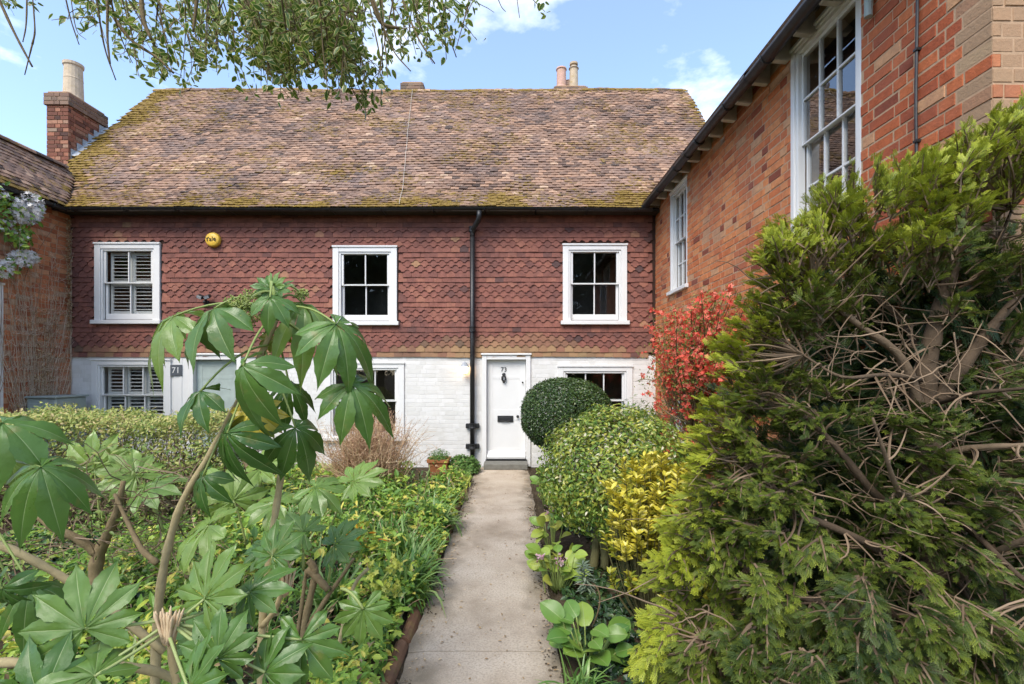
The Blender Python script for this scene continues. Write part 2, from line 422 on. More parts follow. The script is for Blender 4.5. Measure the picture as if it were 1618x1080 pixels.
path = Bag()
path.box((-.70, -4, -.05), (.33, 8.90, .0))
path_o = path.build('path', MAT['soil']); tag(path_o, 'worn concrete garden path leading to the white front door', 'path', kind='structure')
def slab(y0, y1):
    b = Bag(); k = max(2, int((y1-y0)/.09)); L = []; Rr = []
    for i in range(k+1):
        y = y0 + (y1-y0)*i/k
        L.append((-.655 + .025*mnoise.noise(Vector((0, y*3, 1))) + .012*mnoise.noise(Vector((0, y*11, 5))), y))
        Rr.append((.295 + .025*mnoise.noise(Vector((9, y*3, 1))) + .012*mnoise.noise(Vector((4, y*11, 5))), y))
    V = []; F = []; m = 8
    for i in range(k+1):
        for j in range(m+1):
            x = L[i][0] + (Rr[i][0]-L[i][0])*j/m
            yy = L[i][1]
            if i in (0, k): yy += .006*mnoise.noise(Vector((x*14, yy, 3)))
            V.append((x, yy, .028 + .004*mnoise.noise(Vector((x*2, yy*2, 0))) - (.012 if j in (0, m) else 0)))
    for i in range(k):
        for j in range(m): a = i*(m+1)+j; F.append((a, a+1, a+m+2, a+m+1))
    nb = len(V); ring = [j for j in range(m+1)] + [i*(m+1)+m for i in range(1, k+1)] + [k*(m+1)+j for j in range(m-1, -1, -1)] + [i*(m+1) for i in range(k-1, 0, -1)]
    for q in ring: V.append((V[q][0], V[q][1], -.03))
    for q in range(len(ring)):
        r = (q+1) % len(ring); F.append((ring[q], nb+q, nb+r, ring[r]))
    b.raw(V, F); b.build('slab', MAT['concrete'], path_o, smooth=False)
slab(-4, 3.052); slab(3.060, 6.35); slab(6.356, 8.86)

# ------------------------------------------------------------------ brick and wall tools
def brick_tpl(ch=.06, seed=0):
    r = np.random.default_rng(seed)
    # unit brick: x 0..1 (length), y 0..1 depth (front at y=0), z 0..1; the front edges are worn
    V = [(0,1,0),(1,1,0),(1,1,1),(0,1,1)]
    def j(): return r.uniform(.4, 1.6)
    cx, cz = .012, .04
    V += [(0,.09,0),(1,.09,0),(1,.09,1),(0,.09,1)]
    V += [(cx*j(),0,cz*j()),(1-cx*j(),0,cz*j()),(1-cx*j(),0,1-cz*j()),(cx*j(),0,1-cz*j())]
    F = [(0,1,5,4),(1,2,6,5),(2,3,7,6),(3,0,4,7),(4,5,9,8),(5,6,10,9),(6,7,11,10),(7,4,8,11),(8,9,10,11)]
    return Tpl(V, F)
BRICKS = [brick_tpl(seed=s) for s in range(6)]

def sub_holes(a, b, v0, v1, holes):
    segs = [(a, b)]
    for (h0, h1, g0, g1) in holes:
        if g0 < v1 - .012 and g1 > v0 + .012:
            out = []
            for (p, q) in segs:
                if h1 <= p or h0 >= q: out.append((p, q)); continue
                if h0 > p: out.append((p, h0))
                if h1 < q: out.append((h1, q))
            segs = out
    return [(p, q) for p, q in segs if q - p > .025]

def brick_wall(name, rest, parent, mat, O, u, n, width, height, holes=(), course=.085, L=.225, joint=.011, proud=.007, depth=.05, wob=.003, varf=None, tipf=None, mask=None, cap=300, toph=None, first=0):
    """Flemish bond on the plane through O; u along the wall, n outwards"""
    O = np.array(O, float); u = np.array(u, float); n = np.array(n, float); H = (L - joint)/2
    Rr = []; P = []; var = []; tip = []; tid = []; area = []
    k = 0; z = 0.0
    while z < height - .02:
        h = min(course, height - z) - joint
        if h < .02: break
        x = -(L/2 + joint/2 + H/2)*(k % 2) - rng.uniform(0, .01) + .0; c = (k + first) % 2
        while x < width:
            ln = L if c == 0 else H
            ln += rng.uniform(-.005, .005)
            a, bb = max(0, x), min(width, x + ln)
            if bb - a > .025:
                for (p, q) in sub_holes(a, bb, z, z + h, holes):
                    zt = z + h
                    if toph is not None and toph((p+q)/2) < zt: continue
                    d = proud + rng.uniform(-wob, wob)
                    org = O + u*p + np.array([0, 0, z + rng.uniform(-.0015, .0015)]) + n*d
                    Rm = np.stack([u*(q-p), -n*depth, np.array([0, 0, h])], axis=1)
                    Rr.append(Rm); P.append(org); tid.append(rng.integers(0, len(BRICKS)))
                    v = rng.random()
                    uc = (p+q)/2
                    var.append(varf(uc, z, v, c) if varf else v)
                    tip.append(tipf(uc, z) if tipf else 0.0); area.append((q-p)*h)
            x += ln + joint; c = 1 - c
        z += course; k += 1
    P = np.array(P); m = None
    if mask is not None: m = np.array([mask(p) for p in P])
    return pieces(name, rest, parent, mat, BRICKS, tid, np.array(Rr), P, np.clip(var, 0, 1), np.array(tip), nrm=np.tile(n, (len(P), 1)), area=np.array(area), mask=m, cap=cap)

def wall_boxes(bag, O, u, n, width, height, thick, holes):
    """solid wall behind the face, with its openings left open"""
    us = sorted(set([0, width] + [h for a in holes for h in a[:2]])); vs = sorted(set([0, height] + [h for a in holes for h in a[2:]]))
    us = [x for x in us if 0 <= x <= width]; vs = [x for x in vs if 0 <= x <= height]
    X = Matrix(((u[0], -n[0], 0, O[0]), (u[1], -n[1], 0, O[1]), (0, 0, 1, O[2]), (0, 0, 0, 1)))
    def hole(x, z): return any(a < x < b_ and c < z < d for a, b_, c, d in holes)
    for j in range(len(vs)-1):
        i = 0
        while i < len(us)-1:
            if hole((us[i]+us[i+1])/2, (vs[j]+vs[j+1])/2): i += 1; continue
            k = i
            while k+1 < len(us)-1 and not hole((us[k+1]+us[k+2])/2, (vs[j]+vs[j+1])/2): k += 1
            bag.box((us[i], 0, vs[j]), (us[k+1], thick, vs[j+1]), X=X)
            i = k+1
def frame_X(O, u, n): return Matrix(((u[0], -n[0], 0, O[0]), (u[1], -n[1], 0, O[1]), (0, 0, 1, O[2]), (0, 0, 0, 1)))

LOUVRE = {}
def window(parent, O, u, n, W, H, cols, rows, sash_l=.19, top=.15, bot=.20, meet=.5, shutters=False, lower=True, proud=.045, curtain=False, archit=.11, sillh=.075, sillx=.04, panelrows=None):
    """sash window; O is the lower outer corner of its frame on the wall face; local x along wall, y inwards"""
    X = frame_X(O, u, n)
    root = Bag(); a = archit
    # architrave: outer flat with an inner stepped moulding
    def ring(x0, x1, z0, z1, w, y0, y1, bottom=True):
        root.box((x0, y0, z0), (x0+w, y1, z1), X=X, bev=.004); root.box((x1-w, y0, z0), (x1, y1, z1), X=X, bev=.004)
        root.box((x0+w+.0005, y0+.0011, z1-w), (x1-w-.0005, y1, z1), X=X, bev=.004)
        if bottom: root.box((x0+w+.0005, y0+.0011, z0), (x1-w-.0005, y1, z0+w), X=X, bev=.004)
    ring(0, W, sillh, H, a, -proud, .03, False)
    root.box((-.012, -proud-.018, H-.028), (W+.012, -proud+.012, H+.006), X=X, bev=.004)      # cap mould
    ring(a+.001, W-a-.001, sillh-.002, H-a-.001, .035, -proud+.018, .06, False)
    win = root.build('window', MAT['white'], parent)
    sb = Bag(); sb.box((-sillx, -proud-.05, 0), (W+sillx, .05, sillh-.003), X=X, bev=.006); sb.build('sill', MAT['white'], win)
    gx0, gx1 = sash_l, W-sash_l; gz0, gz1 = bot, H-top; zm = gz0 + (gz1-gz0)*meet
    st = sash_l - a - .036
    def sash(z0, z1, yy, r):
        s = Bag(); x0, x1 = gx0 - st + .001, gx1 + st - .001; d = .038
        lo = .028 if yy < .03 else .075 if z0 == gz0 else .028
        zb = z0 - (bot - sillh - .002 if z0 == gz0 else .018); zt = z1 + (top - a - .037 if z1 == gz1 else .018)
        s.box((x0, yy, zb), (gx0, yy+d, zt), X=X, bev=.003); s.box((gx1, yy, zb), (x1, yy+d, zt), X=X, bev=.003)
        s.box((gx0-.001, yy+.0013, zb), (gx1+.001, yy+d, z0), X=X, bev=.003); s.box((gx0-.001, yy+.0013, z1), (gx1+.001, yy+d, zt), X=X, bev=.003)
        so = s.build('sash', MAT['white'], win)
        bw = .011
        for i in range(1, cols):
            g = Bag(); x = gx0 + (gx1-gx0)*i/cols
            g.box((x-bw, yy+.002, z0-.002), (x+bw, yy+d-.004, z1+.002), X=X, bev=.003); g.build('glazing_bar', MAT['white'], win)
        for i in range(1, r):
            g = Bag(); z = z0 + (z1-z0)*i/r
            g.box((gx0-.002, yy+.0032, z-bw), (gx1+.002, yy+d-.0055, z+bw), X=X, bev=.003); g.build('glazing_bar', MAT['white'], win)
        for i in range(cols):
            for j in range(r):
                g = Bag(); xa = gx0 + (gx1-gx0)*i/cols; xb = gx0 + (gx1-gx0)*(i+1)/cols; za = z0 + (z1-z0)*j/r; zc = z0 + (z1-z0)*(j+1)/r
                t1, t2 = rng.uniform(-.0012, .0012, 2)
                V = [X @ Vector(q) for q in ((xa, yy+.022+t1, za), (xb, yy+.022-t1, za), (xb, yy+.022-t1+t2, zc), (xa, yy+.022+t1+t2, zc))]
                g.raw([tuple(q) for q in V], [(0, 1, 2, 3)]); g.build('pane', MAT['glass'], win)
    sash(zm, gz1, .022, rows)
    sash(gz0, zm, .066, rows)
    # the room behind
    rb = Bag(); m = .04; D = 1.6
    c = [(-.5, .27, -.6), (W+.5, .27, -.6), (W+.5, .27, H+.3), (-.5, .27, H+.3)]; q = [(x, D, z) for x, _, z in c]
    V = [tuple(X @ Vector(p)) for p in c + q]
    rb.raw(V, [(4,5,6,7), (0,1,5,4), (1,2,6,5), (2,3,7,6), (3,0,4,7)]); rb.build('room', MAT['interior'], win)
    if curtain:
        for s_ in (0, 1):
            cb = Bag(); V = []; F = []; kx = 10; w = (gx1-gx0)*.30
            for i in range(kx+1):
                xx = gx0 - .03 + w*i/kx if s_ == 0 else gx1 + .03 - w*i/kx
                yy = .20 + .018*math.sin(i*2.1)
                V += [tuple(X @ Vector((xx, yy, gz0-.1))), tuple(X @ Vector((xx, yy, gz1+.05)))]
            F = [(2*i, 2*i+2, 2*i+3, 2*i+1) for i in range(kx)]
            cb.raw(V, F); cb.build('curtain', MAT['curtain'], win, smooth=True)
    if shutters:
        pr = 2; y = .122
        for i in range(cols):
            xa = gx0 + (gx1-gx0)*i/cols + .004; xb = gx0 + (gx1-gx0)*(i+1)/cols - .004
            for j in range(pr):
                za = gz0 + (gz1-gz0)*j/pr; zb = gz0 + (gz1-gz0)*(j+1)/pr
                s = Bag(); w = .05
                s.box((xa, y, za), (xa+w, y+.03, zb), X=X, bev=.003); s.box((xb-w, y, za), (xb, y+.03, zb), X=X, bev=.003)
                s.box((xa+w+.0005, y+.001, za), (xb-w-.0005, y+.03, za+.055), X=X, bev=.003); s.box((xa+w+.0005, y+.001, zb-.055), (xb-w-.0005, y+.03, zb), X=X, bev=.003)
                s.build('shutter_frame', MAT['white'], win)
                nl = max(3, int((zb-za-.11)/.062)); lw = xb-xa-2*w
                key = round(lw, 3)
                if key not in LOUVRE:
                    q = Bag(); c_, s__ = math.cos(.28)*.029, math.sin(.28)*.029
                    V = [(0, -c_, -s__-.004), (0, -c_, -s__+.004), (0, c_, s__+.004), (0, c_, s__-.004)]; V += [(lw, b_, c2) for _, b_, c2 in V]
                    q.raw(V, [(0,1,2,3), (7,6,5,4), (0,4,5,1), (1,5,6,2), (2,6,7,3), (3,7,4,0)]); LOUVRE[key] = q.mesh('louvre', MAT['white'])
                for l_ in range(nl):
                    zz = za + .055 + (zb-za-.11)*(l_+.5)/nl
                    link('louvre', LOUVRE[key], win, X @ Matrix.Translation((xa+w, y+.015, zz)))
    return win

def text_mesh(body, size, depth, mat):
    c = bpy.data.curves.new('lettering', 'FONT'); c.body = body; c.size = size; c.extrude = depth
    c.align_x = 'CENTER'; c.align_y = 'CENTER'; c.resolution_u = 3
    o = bpy.data.objects.new('lettering', c); COL.objects.link(o)
    dg = bpy.context.evaluated_depsgraph_get()
    me = bpy.data.meshes.new_from_object(o.evaluated_get(dg)); me.materials.clear(); me.materials.append(mat)
    bpy.data.objects.remove(o); bpy.data.curves.remove(c)
    return me
FACE = Matrix.Rotation(math.radians(90), 4, 'X')        # lettering laid on the facade, facing the camera

# ------------------------------------------------------------------ main house: tile-hung terrace
FY = 9.0; XL, XR = fx(113), fx(1037)                     # facade plane and its ends
house = thing('terraced_house', (-2.7, 9.0, 0), 'long tile-hung terraced cottage with mossy clay roof and white painted ground floor', 'house')
UP = [(153, 256, 384, 512), (528, 629, 389, 514), (890, 991, 386, 513)]
LO = [(147, 272, 567, 682), (515, 640, 572, 696), (882, 1000, 577, 690)]
DOOR = (770, 832, 568, 726); DOOR71 = (308, 376, 568, 728)
def rect(r): return (fx(r[0])-XL, fx(r[1])-XL, fz(r[3]), fz(r[2]))
inset = lambda r, a: (r[0]+a, r[1]-a, r[2]+a, r[3]-a)
holesU = [rect(r) for r in UP]; holesL = [rect(r) for r in LO]; holeD = rect(DOOR); holeD71 = rect(DOOR71)
holesD = [(holeD[0], holeD[1], 0, holeD[3]), (holeD71[0], holeD71[1], 0, holeD71[3])]
WID = XR - XL
wb = Bag(); ops = [inset(h, .09) for h in holesU + holesL] + holesD
wall_boxes(wb, (XL, FY, 0), (1, 0), (0, -1), WID, 2.075, .26, ops)
wall_o = wb.build('wall', MAT['white_brick'], house)
wb = Bag()
wall_boxes(wb, (XL, FY, 2.0755), (1, 0), (0, -1), WID, 2.62, .26, [(a, b_, c-2.0755, d-2.0755) for a, b_, c, d in ops if d > 2.1])
wb.box((XL-.9, 9.262, 0), (XL, 9.5, 4.4)); wb.box((XR, 9.262, 0), (4.3, 9.5, 4.6)); wb.box((-9.1, 16.0, 0), (4.3, 16.25, 4.6))
# gable ends
for gx in (-9.12, 4.27):
    V = [(gx, 9.5, 0), (gx, 16, 0), (gx, 16, 4.6), (gx, 12.5, 8.75), (gx, 9.5, 5.2)]; V += [(x+.1, y, z) for x, y, z in V]
    wb.raw(V, [(0,1,2,3,4), (9,8,7,6,5)] + [(i, (i+1) % 5, 5+(i+1) % 5, 5+i) for i in range(5)])
wb.build('upper_wall', MAT['mortar_d'], house)
brick_wall('painted_brick', 'painted_brickwork', house, MAT['white_brick'], (XL, FY, .03), (1, 0, 0), (0, -1, 0), WID, 2.03,
           holes=[(a, b_, c-.03, d-.03) for a, b_, c, d in holesL + [(holeD[0]-.10, holeD[1]+.10, 0, holeD[3]+.10), (holeD71[0]-.09, holeD71[1]+.09, 0, holeD71[3]+.08), (holesL[0][1], holeD71[0]-.05, 0, 2.2)]], course=.078, proud=.0028, wob=.0012, joint=.007,
           mask=lambda p: p[0] > -2.6 or p[0] < -7.5)
# tile hanging
def hang_tpl(scal, seed):
    r = np.random.default_rng(seed); w = .0805; top = .172
    if scal:
        fl = .029; pts = []
        for a in np.linspace(0, math.pi/2, 6): pts.append((-w + (w-fl)*math.sin(a), .040*math.cos(a)))
        bot = pts + [(-x, z) for x, z in pts[::-1]]
    else: bot = [(-w, 0), (-w*.3, r.uniform(-.0015, .001)), (w*.4, r.uniform(-.001, .002)), (w, 0)]
    bot = [(x + r.uniform(-.0008, .0008), z + r.uniform(-.001, .001)) for x, z in bot]
    out = bot + [(w, top), (-w, top)]; k = len(out); nb = len(bot); th = .012
    def yo(z): return -.027*(1 - z/top) - .001
    cam_ = lambda x: -.003*(1-(x/w)**2)
    V = [(x, yo(z)+cam_(x), z) for x, z in out] + [(x, yo(z)+th+cam_(x), z) for x, z in out]
    F = [tuple(range(k))] + [(i, k+i, k+(i+1) % k, (i+1) % k) for i in range(k) if i != k-2]
    return Tpl(V, F)
HP = [hang_tpl(False, s) for s in range(3)]; HS = [hang_tpl(True, s) for s in range(4)]
pattern = 'PPSSSPPSSSPPSSSPPSSSPPSSPSPPP'       # courses from the bottom up
g = .0925; z0 = 2.050; TW = .1625
R = []; P = []; tid = []; var = []; tip = []
for k, ch in enumerate(pattern):
    z = z0 + k*g; off = (k % 2)*TW/2
    for i in range(-1, int(WID/TW)+2):
        x = XL + off + i*TW + TW*.5 + rng.uniform(-.0025, .0025)
        if x - TW*.45 < XL or x + TW*.45 > XR: continue
        if any(a+XL-.03 < x < b_+XL+.03 and c - .11 < z < d - .04 for a, b_, c, d in holesU): continue
        ang = rng.normal(0, .010)
        Rm = np.array(Matrix.Rotation(ang, 3, 'Y') @ Matrix.Rotation(rng.normal(0, .006), 3, 'X'))
        zz = z + rng.normal(0, .0022) + .012*mnoise.noise(Vector((x*.7, k*.35, 0)))
        P.append((x, FY - max(0, rng.normal(.002, .0025)), zz)); R.append(Rm)
        tid.append(rng.integers(0, 3) if ch == 'P' else 3 + rng.integers(0, 4))
        nz = mnoise.noise(Vector((x*.9, z*1.6, 7)))
        var.append(np.clip(.50 + .30*nz + rng.normal(0, .10) - (.26 if rng.random() < .06 else 0) + (.2 if rng.random() < .03 else 0), 0, 1))
        # lichen and buff wash towards the bottom courses near the door
        lich = max(0, 1 - (z-2.0)/.55)*max(0, 1-abs(x+.3)/2.2)
        low = .5 if k < 2 else 0
        t_ = np.clip(lich*.75*(.5+rng.random()*.5) + low*rng.random() + (.4 if (rng.random() < .004 and z < 3) else 0), 0, .6)
        tip.append(t_)
P = np.array(P); R = np.array(R)
pieces('hanging_tile', 'tile_hanging', house, MAT['hang'], HP + HS, tid, R, P, var, np.array(tip), nrm=np.tile((0, -1, 0), (len(P), 1)), area=np.where(np.array(tid) > 2, 1.0, .8), mask=(P[:, 0] > -.7) & (P[:, 0] < 2.6))

# roof
S1, S2 = .8, 4.943; SL = S1 + S2; E0 = (8.72, 4.735)
c40, s40, c50, s50 = math.cos(math.radians(40)), math.sin(math.radians(40)), math.cos(math.radians(50)), math.sin(math.radians(50))
def roof_pt(x, s, h=0.0):
    bl = min(1, max(0, (s-.45)/.7)); bl = bl*bl*(3-2*bl)
    if s <= S1: y, z = E0[0]+s*c40, E0[1]+s*s40
    else: y, z = E0[0]+S1*c40+(s-S1)*c50, E0[1]+S1*s40+(s-S1)*s50
    ang = math.radians(40 + 10*bl)
    h2 = h + .05*mnoise.noise(Vector((x*.33, s*.45, 2))) + .022*mnoise.noise(Vector((x*1.1, s*1.2, 9)))
    if s < .5: h2 *= 1.0
    return np.array([x, y - h2*math.sin(ang), z + h2*math.cos(ang)]), ang
rb = Bag(); V = []; F = []; xs_ = np.linspace(-9.25, 4.5, 56); ss = np.linspace(.03, SL-.02, 24)
for x in xs_:
    for s in ss: V.append(tuple(roof_pt(x, s, -.035)[0]))
ns = len(ss)
F = [(i*ns+j, (i+1)*ns+j, (i+1)*ns+j+1, i*ns+j+1) for i in range(len(xs_)-1) for j in range(ns-1)]
rb.raw(V, F)
pk = roof_pt(0, SL)[0]
V = []
for x in xs_: V += [(x, pk[1], pk[2]-.05), (x, 16.4, 4.45)]
rb.raw(V, [(2*i, 2*i+1, 2*i+3, 2*i+2) for i in range(len(xs_)-1)])
rb.box((XL-.05, 8.74, 4.675), (XR+.1, 9.02, 4.715))                # eaves soffit
roof_o = rb.build('roof', MAT['soffit'], house)
w = .0826
V = [(-w,0,.0),(0,0,.0055),(w,0,0),(-w,.2,0),(0,.2,.0055),(w,.2,0),(-w,.002,-.020),(0,.002,-.015),(w,.002,-.020),(-w,.2,-.020),(w,.2,-.020)]
F = [(0,1,4,3),(1,2,5,4),(6,7,1,0),(7,8,2,1),(0,3,9,6),(8,10,5,2)]
RT = [Tpl(V, F)]
for sd in (1, 2, 3):
    V2 = [(x*random.uniform(.97, 1.0), y + (random.uniform(-.006, .006) if y < .1 else 0), z + random.uniform(-.0015, .0025)) for x, y, z in V]
    RT.append(Tpl(V2, F))
def wing_z(x): return 4.76 + (-8.05-x)*1.31 if x > -8.87 else 5.83 - (-8.87-x)*.6
R = []; P = []; tid = []; var = []; tip = []; nr = []
gauge = .098; rows = int(SL/gauge)
for k in range(rows+1):
    s = k*gauge
    for i in range(int(13.75/.166)+1):
        x = -9.25 + .083 + i*.166 + (.083 if k % 2 else 0) + rng.uniform(-.004, .004)
        if x > 4.5: continue
        s_ = s + rng.normal(0, .006)
        p, ang = roof_pt(x, max(0, s_), .014 + max(0, rng.normal(.002, .004)))
        if x < -8.08 and p[2] < wing_z(x) - .10: continue
        if x > 2.75 and p[2] < 4.75 + (x-2.45)*.9 - .25: continue
        tilt = ang - math.radians(7.5) + rng.normal(0, .028)
        Rm = np.array(Matrix.Rotation(rng.normal(0, .014), 3, 'Y') @ Matrix.Rotation(tilt, 3, 'X') @ Matrix.Rotation(rng.normal(0, .022), 3, 'Z'))
        R.append(Rm); P.append(p); tid.append(rng.integers(0, 4)); nr.append((0, -math.sin(ang), math.cos(ang)))
        nz = mnoise.noise(Vector((x*.8, s*.8, 3)))
        var.append(np.clip(.46 + .26*nz + .12*mnoise.noise(Vector((x*3, s*4, 8))) + rng.normal(0, .17), 0, 1))
        mo = .20*mnoise.noise(Vector((x*.6, s*.9, 11))) + .22*mnoise.noise(Vector((x*2.1, s*2.8, 5))) + .01
        mo += .28*max(0, 1-s/.9) + .34*max(0, 1-(x+9.25)/.9) + .25*max(0, 1-(SL-s)/.3) + .26*max(0, 1-(4.5-x)/.5)
        if x < -8.0: mo += .12*max(0, 1-(x+9.25)/3)
        tip.append(np.clip(mo + .05, 0, .6))
P = np.array(P); R = np.array(R); var = np.array(var); tip = np.array(tip)
pieces('roof_tile', 'roof_tiling', roof_o, MAT['roof'], RT, tid, R, P, var, tip, nrm=np.array(nr))
# moss cushions sitting in the laps
dome = []; df = []
for r_, h_ in ((1, 0), (.8, .45), (.4, .75)):
    dome += [(r_*math.cos(a)*random.uniform(.85, 1.15), r_*math.sin(a)*random.uniform(.85, 1.15), h_) for a in np.linspace(0, 2*math.pi, 7, endpoint=False)]
dome.append((0, 0, .85))
for k in range(2): df += [(k*7+j, k*7+(j+1) % 7, (k+1)*7+(j+1) % 7, (k+1)*7+j) for j in range(7)]
df += [(14+j, 14+(j+1) % 7, 21) for j in range(7)]
DOME = Tpl(dome, df)
pr = np.clip(tip, 0, 1)**2.2; pr = pr/pr.sum()
ci = rng.choice(len(P), 3000, p=pr)
MP = P[ci] + np.stack([rng.uniform(-.08, .08, 3000), np.zeros(3000), rng.uniform(-.004, .004, 3000)], 1)
Rm = np.einsum('mij,jk->mik', R[ci], np.eye(3)) * np.stack([rng.uniform(.012, .05, 3000), rng.uniform(.008, .022, 3000), rng.uniform(.006, .016, 3000)], 1)[:, None, :]
mb = Bag(); mb.add(DOME, Rm, MP, rng.random(3000)); mb.build('moss', MAT['moss'], roof_o, smooth=True, kind='stuff')
# ridge tiles
a_ = np.linspace(0, math.pi, 8); V = []
for yy in (0, .32):
    for rr in (.115, .10): V += [(yy, rr*math.cos(t), rr*.8*math.sin(t)) for t in a_]
F = [(j, j+1, 17+j, 16+j) for j in range(7)] + [(8+j, 24+j, 25+j, 9+j) for j in range(7)] + [(j, 8+j, 9+j, j+1) for j in range(7)] + [(16+j, 17+j, 25+j, 24+j) for j in range(7)]
RG = Tpl(V, F); m = int(13.7/.325)
for i in range(m):
    x = -9.25 + i*.325; p = roof_pt(x+.16, SL, .0)[0]
    M = Matrix.Translation((x, p[1]+.06, p[2]-.035)) @ Matrix.Rotation(rng.normal(0, .012), 4, 'Y') @ Matrix.Rotation(rng.normal(0, .02), 4, 'Z')
    link('ridge_tile', RG.mesh('ridge_tile', round(float(rng.random()), 1), MAT['roof'], float(np.clip(rng.normal(.22, .12), 0, .5))), roof_o, M)
cb = Bag(); pts = []
for i in range(24):
    t = i/23; px = 653 + (632-653)*t; s = SL*(1-t)*1.0
    pts.append(tuple(roof_pt(-2.57 + (-2.03+2.57)*t + .004*math.sin(i*1.7), max(.02, s), .05)[0]))
cb.tube(pts, .0035, 5); cb.build('aerial_cable', MAT['timber'], roof_o)

def gutter(name, parent, pts, r=.058):
    b = Bag(); P_ = [Vector(p) for p in pts]
    d = (P_[-1]-P_[0]).normalized(); side = d.cross(Vector((0, 0, 1))).normalized(); V = []; k = 9
    for p in P_:
        for rr in (r, r-.006):
            V += [tuple(p + side*(rr*math.cos(t)) + Vector((0, 0, rr*math.sin(t)))) for t in np.linspace(math.pi, 2*math.pi, k)]
    F = []
    for i in range(len(P_)-1):
        o_ = i*2*k
        for j in range(k-1):
            F += [(o_+j, o_+j+1, o_+2*k+j+1, o_+2*k+j), (o_+k+j, o_+3*k+j, o_+3*k+j+1, o_+k+j+1)]
        for j in (0, k-1): F.append((o_+j, o_+2*k+j, o_+3*k+j, o_+k+j))
    b.raw(V, F)
    return b.build(name, MAT['black'], parent, smooth=True), d, side
gz = 4.705
gpts = [(XL-.02 + (XR+.02-XL)*i/12*.985, 8.655, gz + .012*math.sin(i*.9)) for i in range(13)]
gut, d_, sd_ = gutter('gutter', house, gpts, .052)
for i in range(12):
    x = XL + .35 + i*.92; b = Bag()
    b.tube([(x, 8.655 + .057*math.cos(t), gz + .057*math.sin(t)) for t in np.linspace(math.pi, 2*math.pi, 8)], .008, 4); b.box((x-.012, 8.715, gz-.03), (x+.012, 8.99, gz-.012))
    b.build('gutter_bracket', MAT['black'], gut)
# downpipe
b = Bag(); dx = fx(748); py_ = 8.90
b.tube([(fx(760), 8.66, gz-.05), (fx(760), 8.66, gz-.14), (fx(758), 8.70, gz-.22), (fx(750), 8.85, gz-.31), (dx, py_, gz-.37), (dx, py_, gz-.45)], .045, 12)
b.tube([(dx, py_, fz(362)), (dx, py_, .12)], .044, 12); b.tube([(dx, py_, .16), (dx, py_-.05, .06), (dx, py_-.13, .03)], .046, 12)
dp = b.build('downpipe', MAT['black'], house, smooth=True)
for py in (365, 521, 672, 704):
    b = Bag(); z = fz(py)
    b.lathe([(.046, -.05), (.064, -.045), (.064, -.02), (.056, -.01), (.056, .03), (.066, .04), (.066, .052), (.046, .055)], 14, Matrix.Translation((dx, py_, z)))
    if py > 600: b.box((dx-.125, 8.925, z-.045), (dx+.125, 8.985, z+.045), bev=.01)
    else: b.box((dx-.03, 8.93, z-.02), (dx+.03, 8.985, z+.02))
    b.build('pipe_collar', MAT['black'], dp)

# windows and doors
for i, r in enumerate(UP):
    window(house, (fx(r[0]), FY-.03, fz(r[3])), (1, 0), (0, -1), fx(r[1])-fx(r[0]), fz(r[2])-fz(r[3]), 2, 1, shutters=(i == 0), proud=.02, curtain=False, top=.155, bot=.20)
for i, r in enumerate(LO):
    window(house, (fx(r[0]), FY, fz(r[3])), (1, 0), (0, -1), fx(r[1])-fx(r[0]), fz(r[2])-fz(r[3]), 3, 1, shutters=(i == 0), sash_l=.185, top=.14, bot=.17, proud=.03)
def door(r, mat, label=None):
    x0, x1, z1 = fx(r[0]), fx(r[1]), fz(r[2]); zb = .15
    d = Bag(); d.box((x0+.004, FY+.07, zb+.01), (x1-.004, FY+.115, z1-.004), bev=.003)
    # stiles and rails stand a little proud of the flush panels
    w = x1-x0; yy = FY+.0655
    for a, b_, c, e in ((.004, .11, zb+.012, z1-.006), (w-.11, w-.004, zb+.012, z1-.006)):
        d.box((x0+a, yy, c), (x0+b_, FY+.0705, e), bev=.002)
    for c, e in ((zb+.012, zb+.2), (zb+.72, zb+.92), (z1-.36, z1-.30), (z1-.12, z1-.006)):
        d.box((x0+.111, yy+.0007, c), (x1-.111, FY+.0705, e), bev=.002)
    do = d.build('door', mat, house)
    f = Bag(); fw = .085
    f.box((x0-fw, FY-.035, 0.02), (x0-.002, FY+.14, z1+fw), bev=.004); f.box((x1+.002, FY-.035, 0.02), (x1+fw, FY+.14, z1+fw), bev=.004)
    f.box((x0-.0015, FY-.033, z1+.002), (x1+.0015, FY+.14, z1+fw-.002), bev=.004)
    f.box((x0-fw-.02, FY-.06, z1+fw+.001), (x1+fw+.02, FY+.05, z1+fw+.035), bev=.005)
    f.build('door_frame', MAT['white'], do)
    return do
do = door(DOOR, MAT['white']); x0, x1 = fx(770), fx(832)
b = Bag(); V = [(x0+.01, FY+.07, .31), (x1-.01, FY+.07, .31), (x1-.01, FY-.035, .20), (x0+.01, FY-.035, .20), (x0+.01, FY+.07, .165), (x1-.01, FY+.07, .165), (x1-.01, FY-.03, .165), (x0+.01, FY-.03, .165)]
b.raw(V, [(0,3,2,1), (3,7,6,2), (4,5,6,7), (0,4,7,3), (1,2,6,5)]); b.build('weatherboard', MAT['white'], do)
b = Bag(); b.box((x0-.02, FY-.06, .135), (x1+.02, FY+.14, .155), bev=.003); b.build('threshold', MAT['black'], do)
b = Bag(); cx, cz = fx(799.5), fz(662)
b.box((cx-.148, FY+.05, cz-.06), (cx+.148, FY+.0648, cz+.06), bev=.006); b.box((cx-.115, FY+.040, cz-.028), (cx+.115, FY+.0505, cz+.03), bev=.005); b.tube([(cx-.09, FY+.035, cz-.035), (cx, FY+.028, cz-.042), (cx+.09, FY+.035, cz-.035)], .006, 6)
b.build('letter_plate', MAT['black'], do)
b = Bag(); cx, cz = fx(797), fz(596)
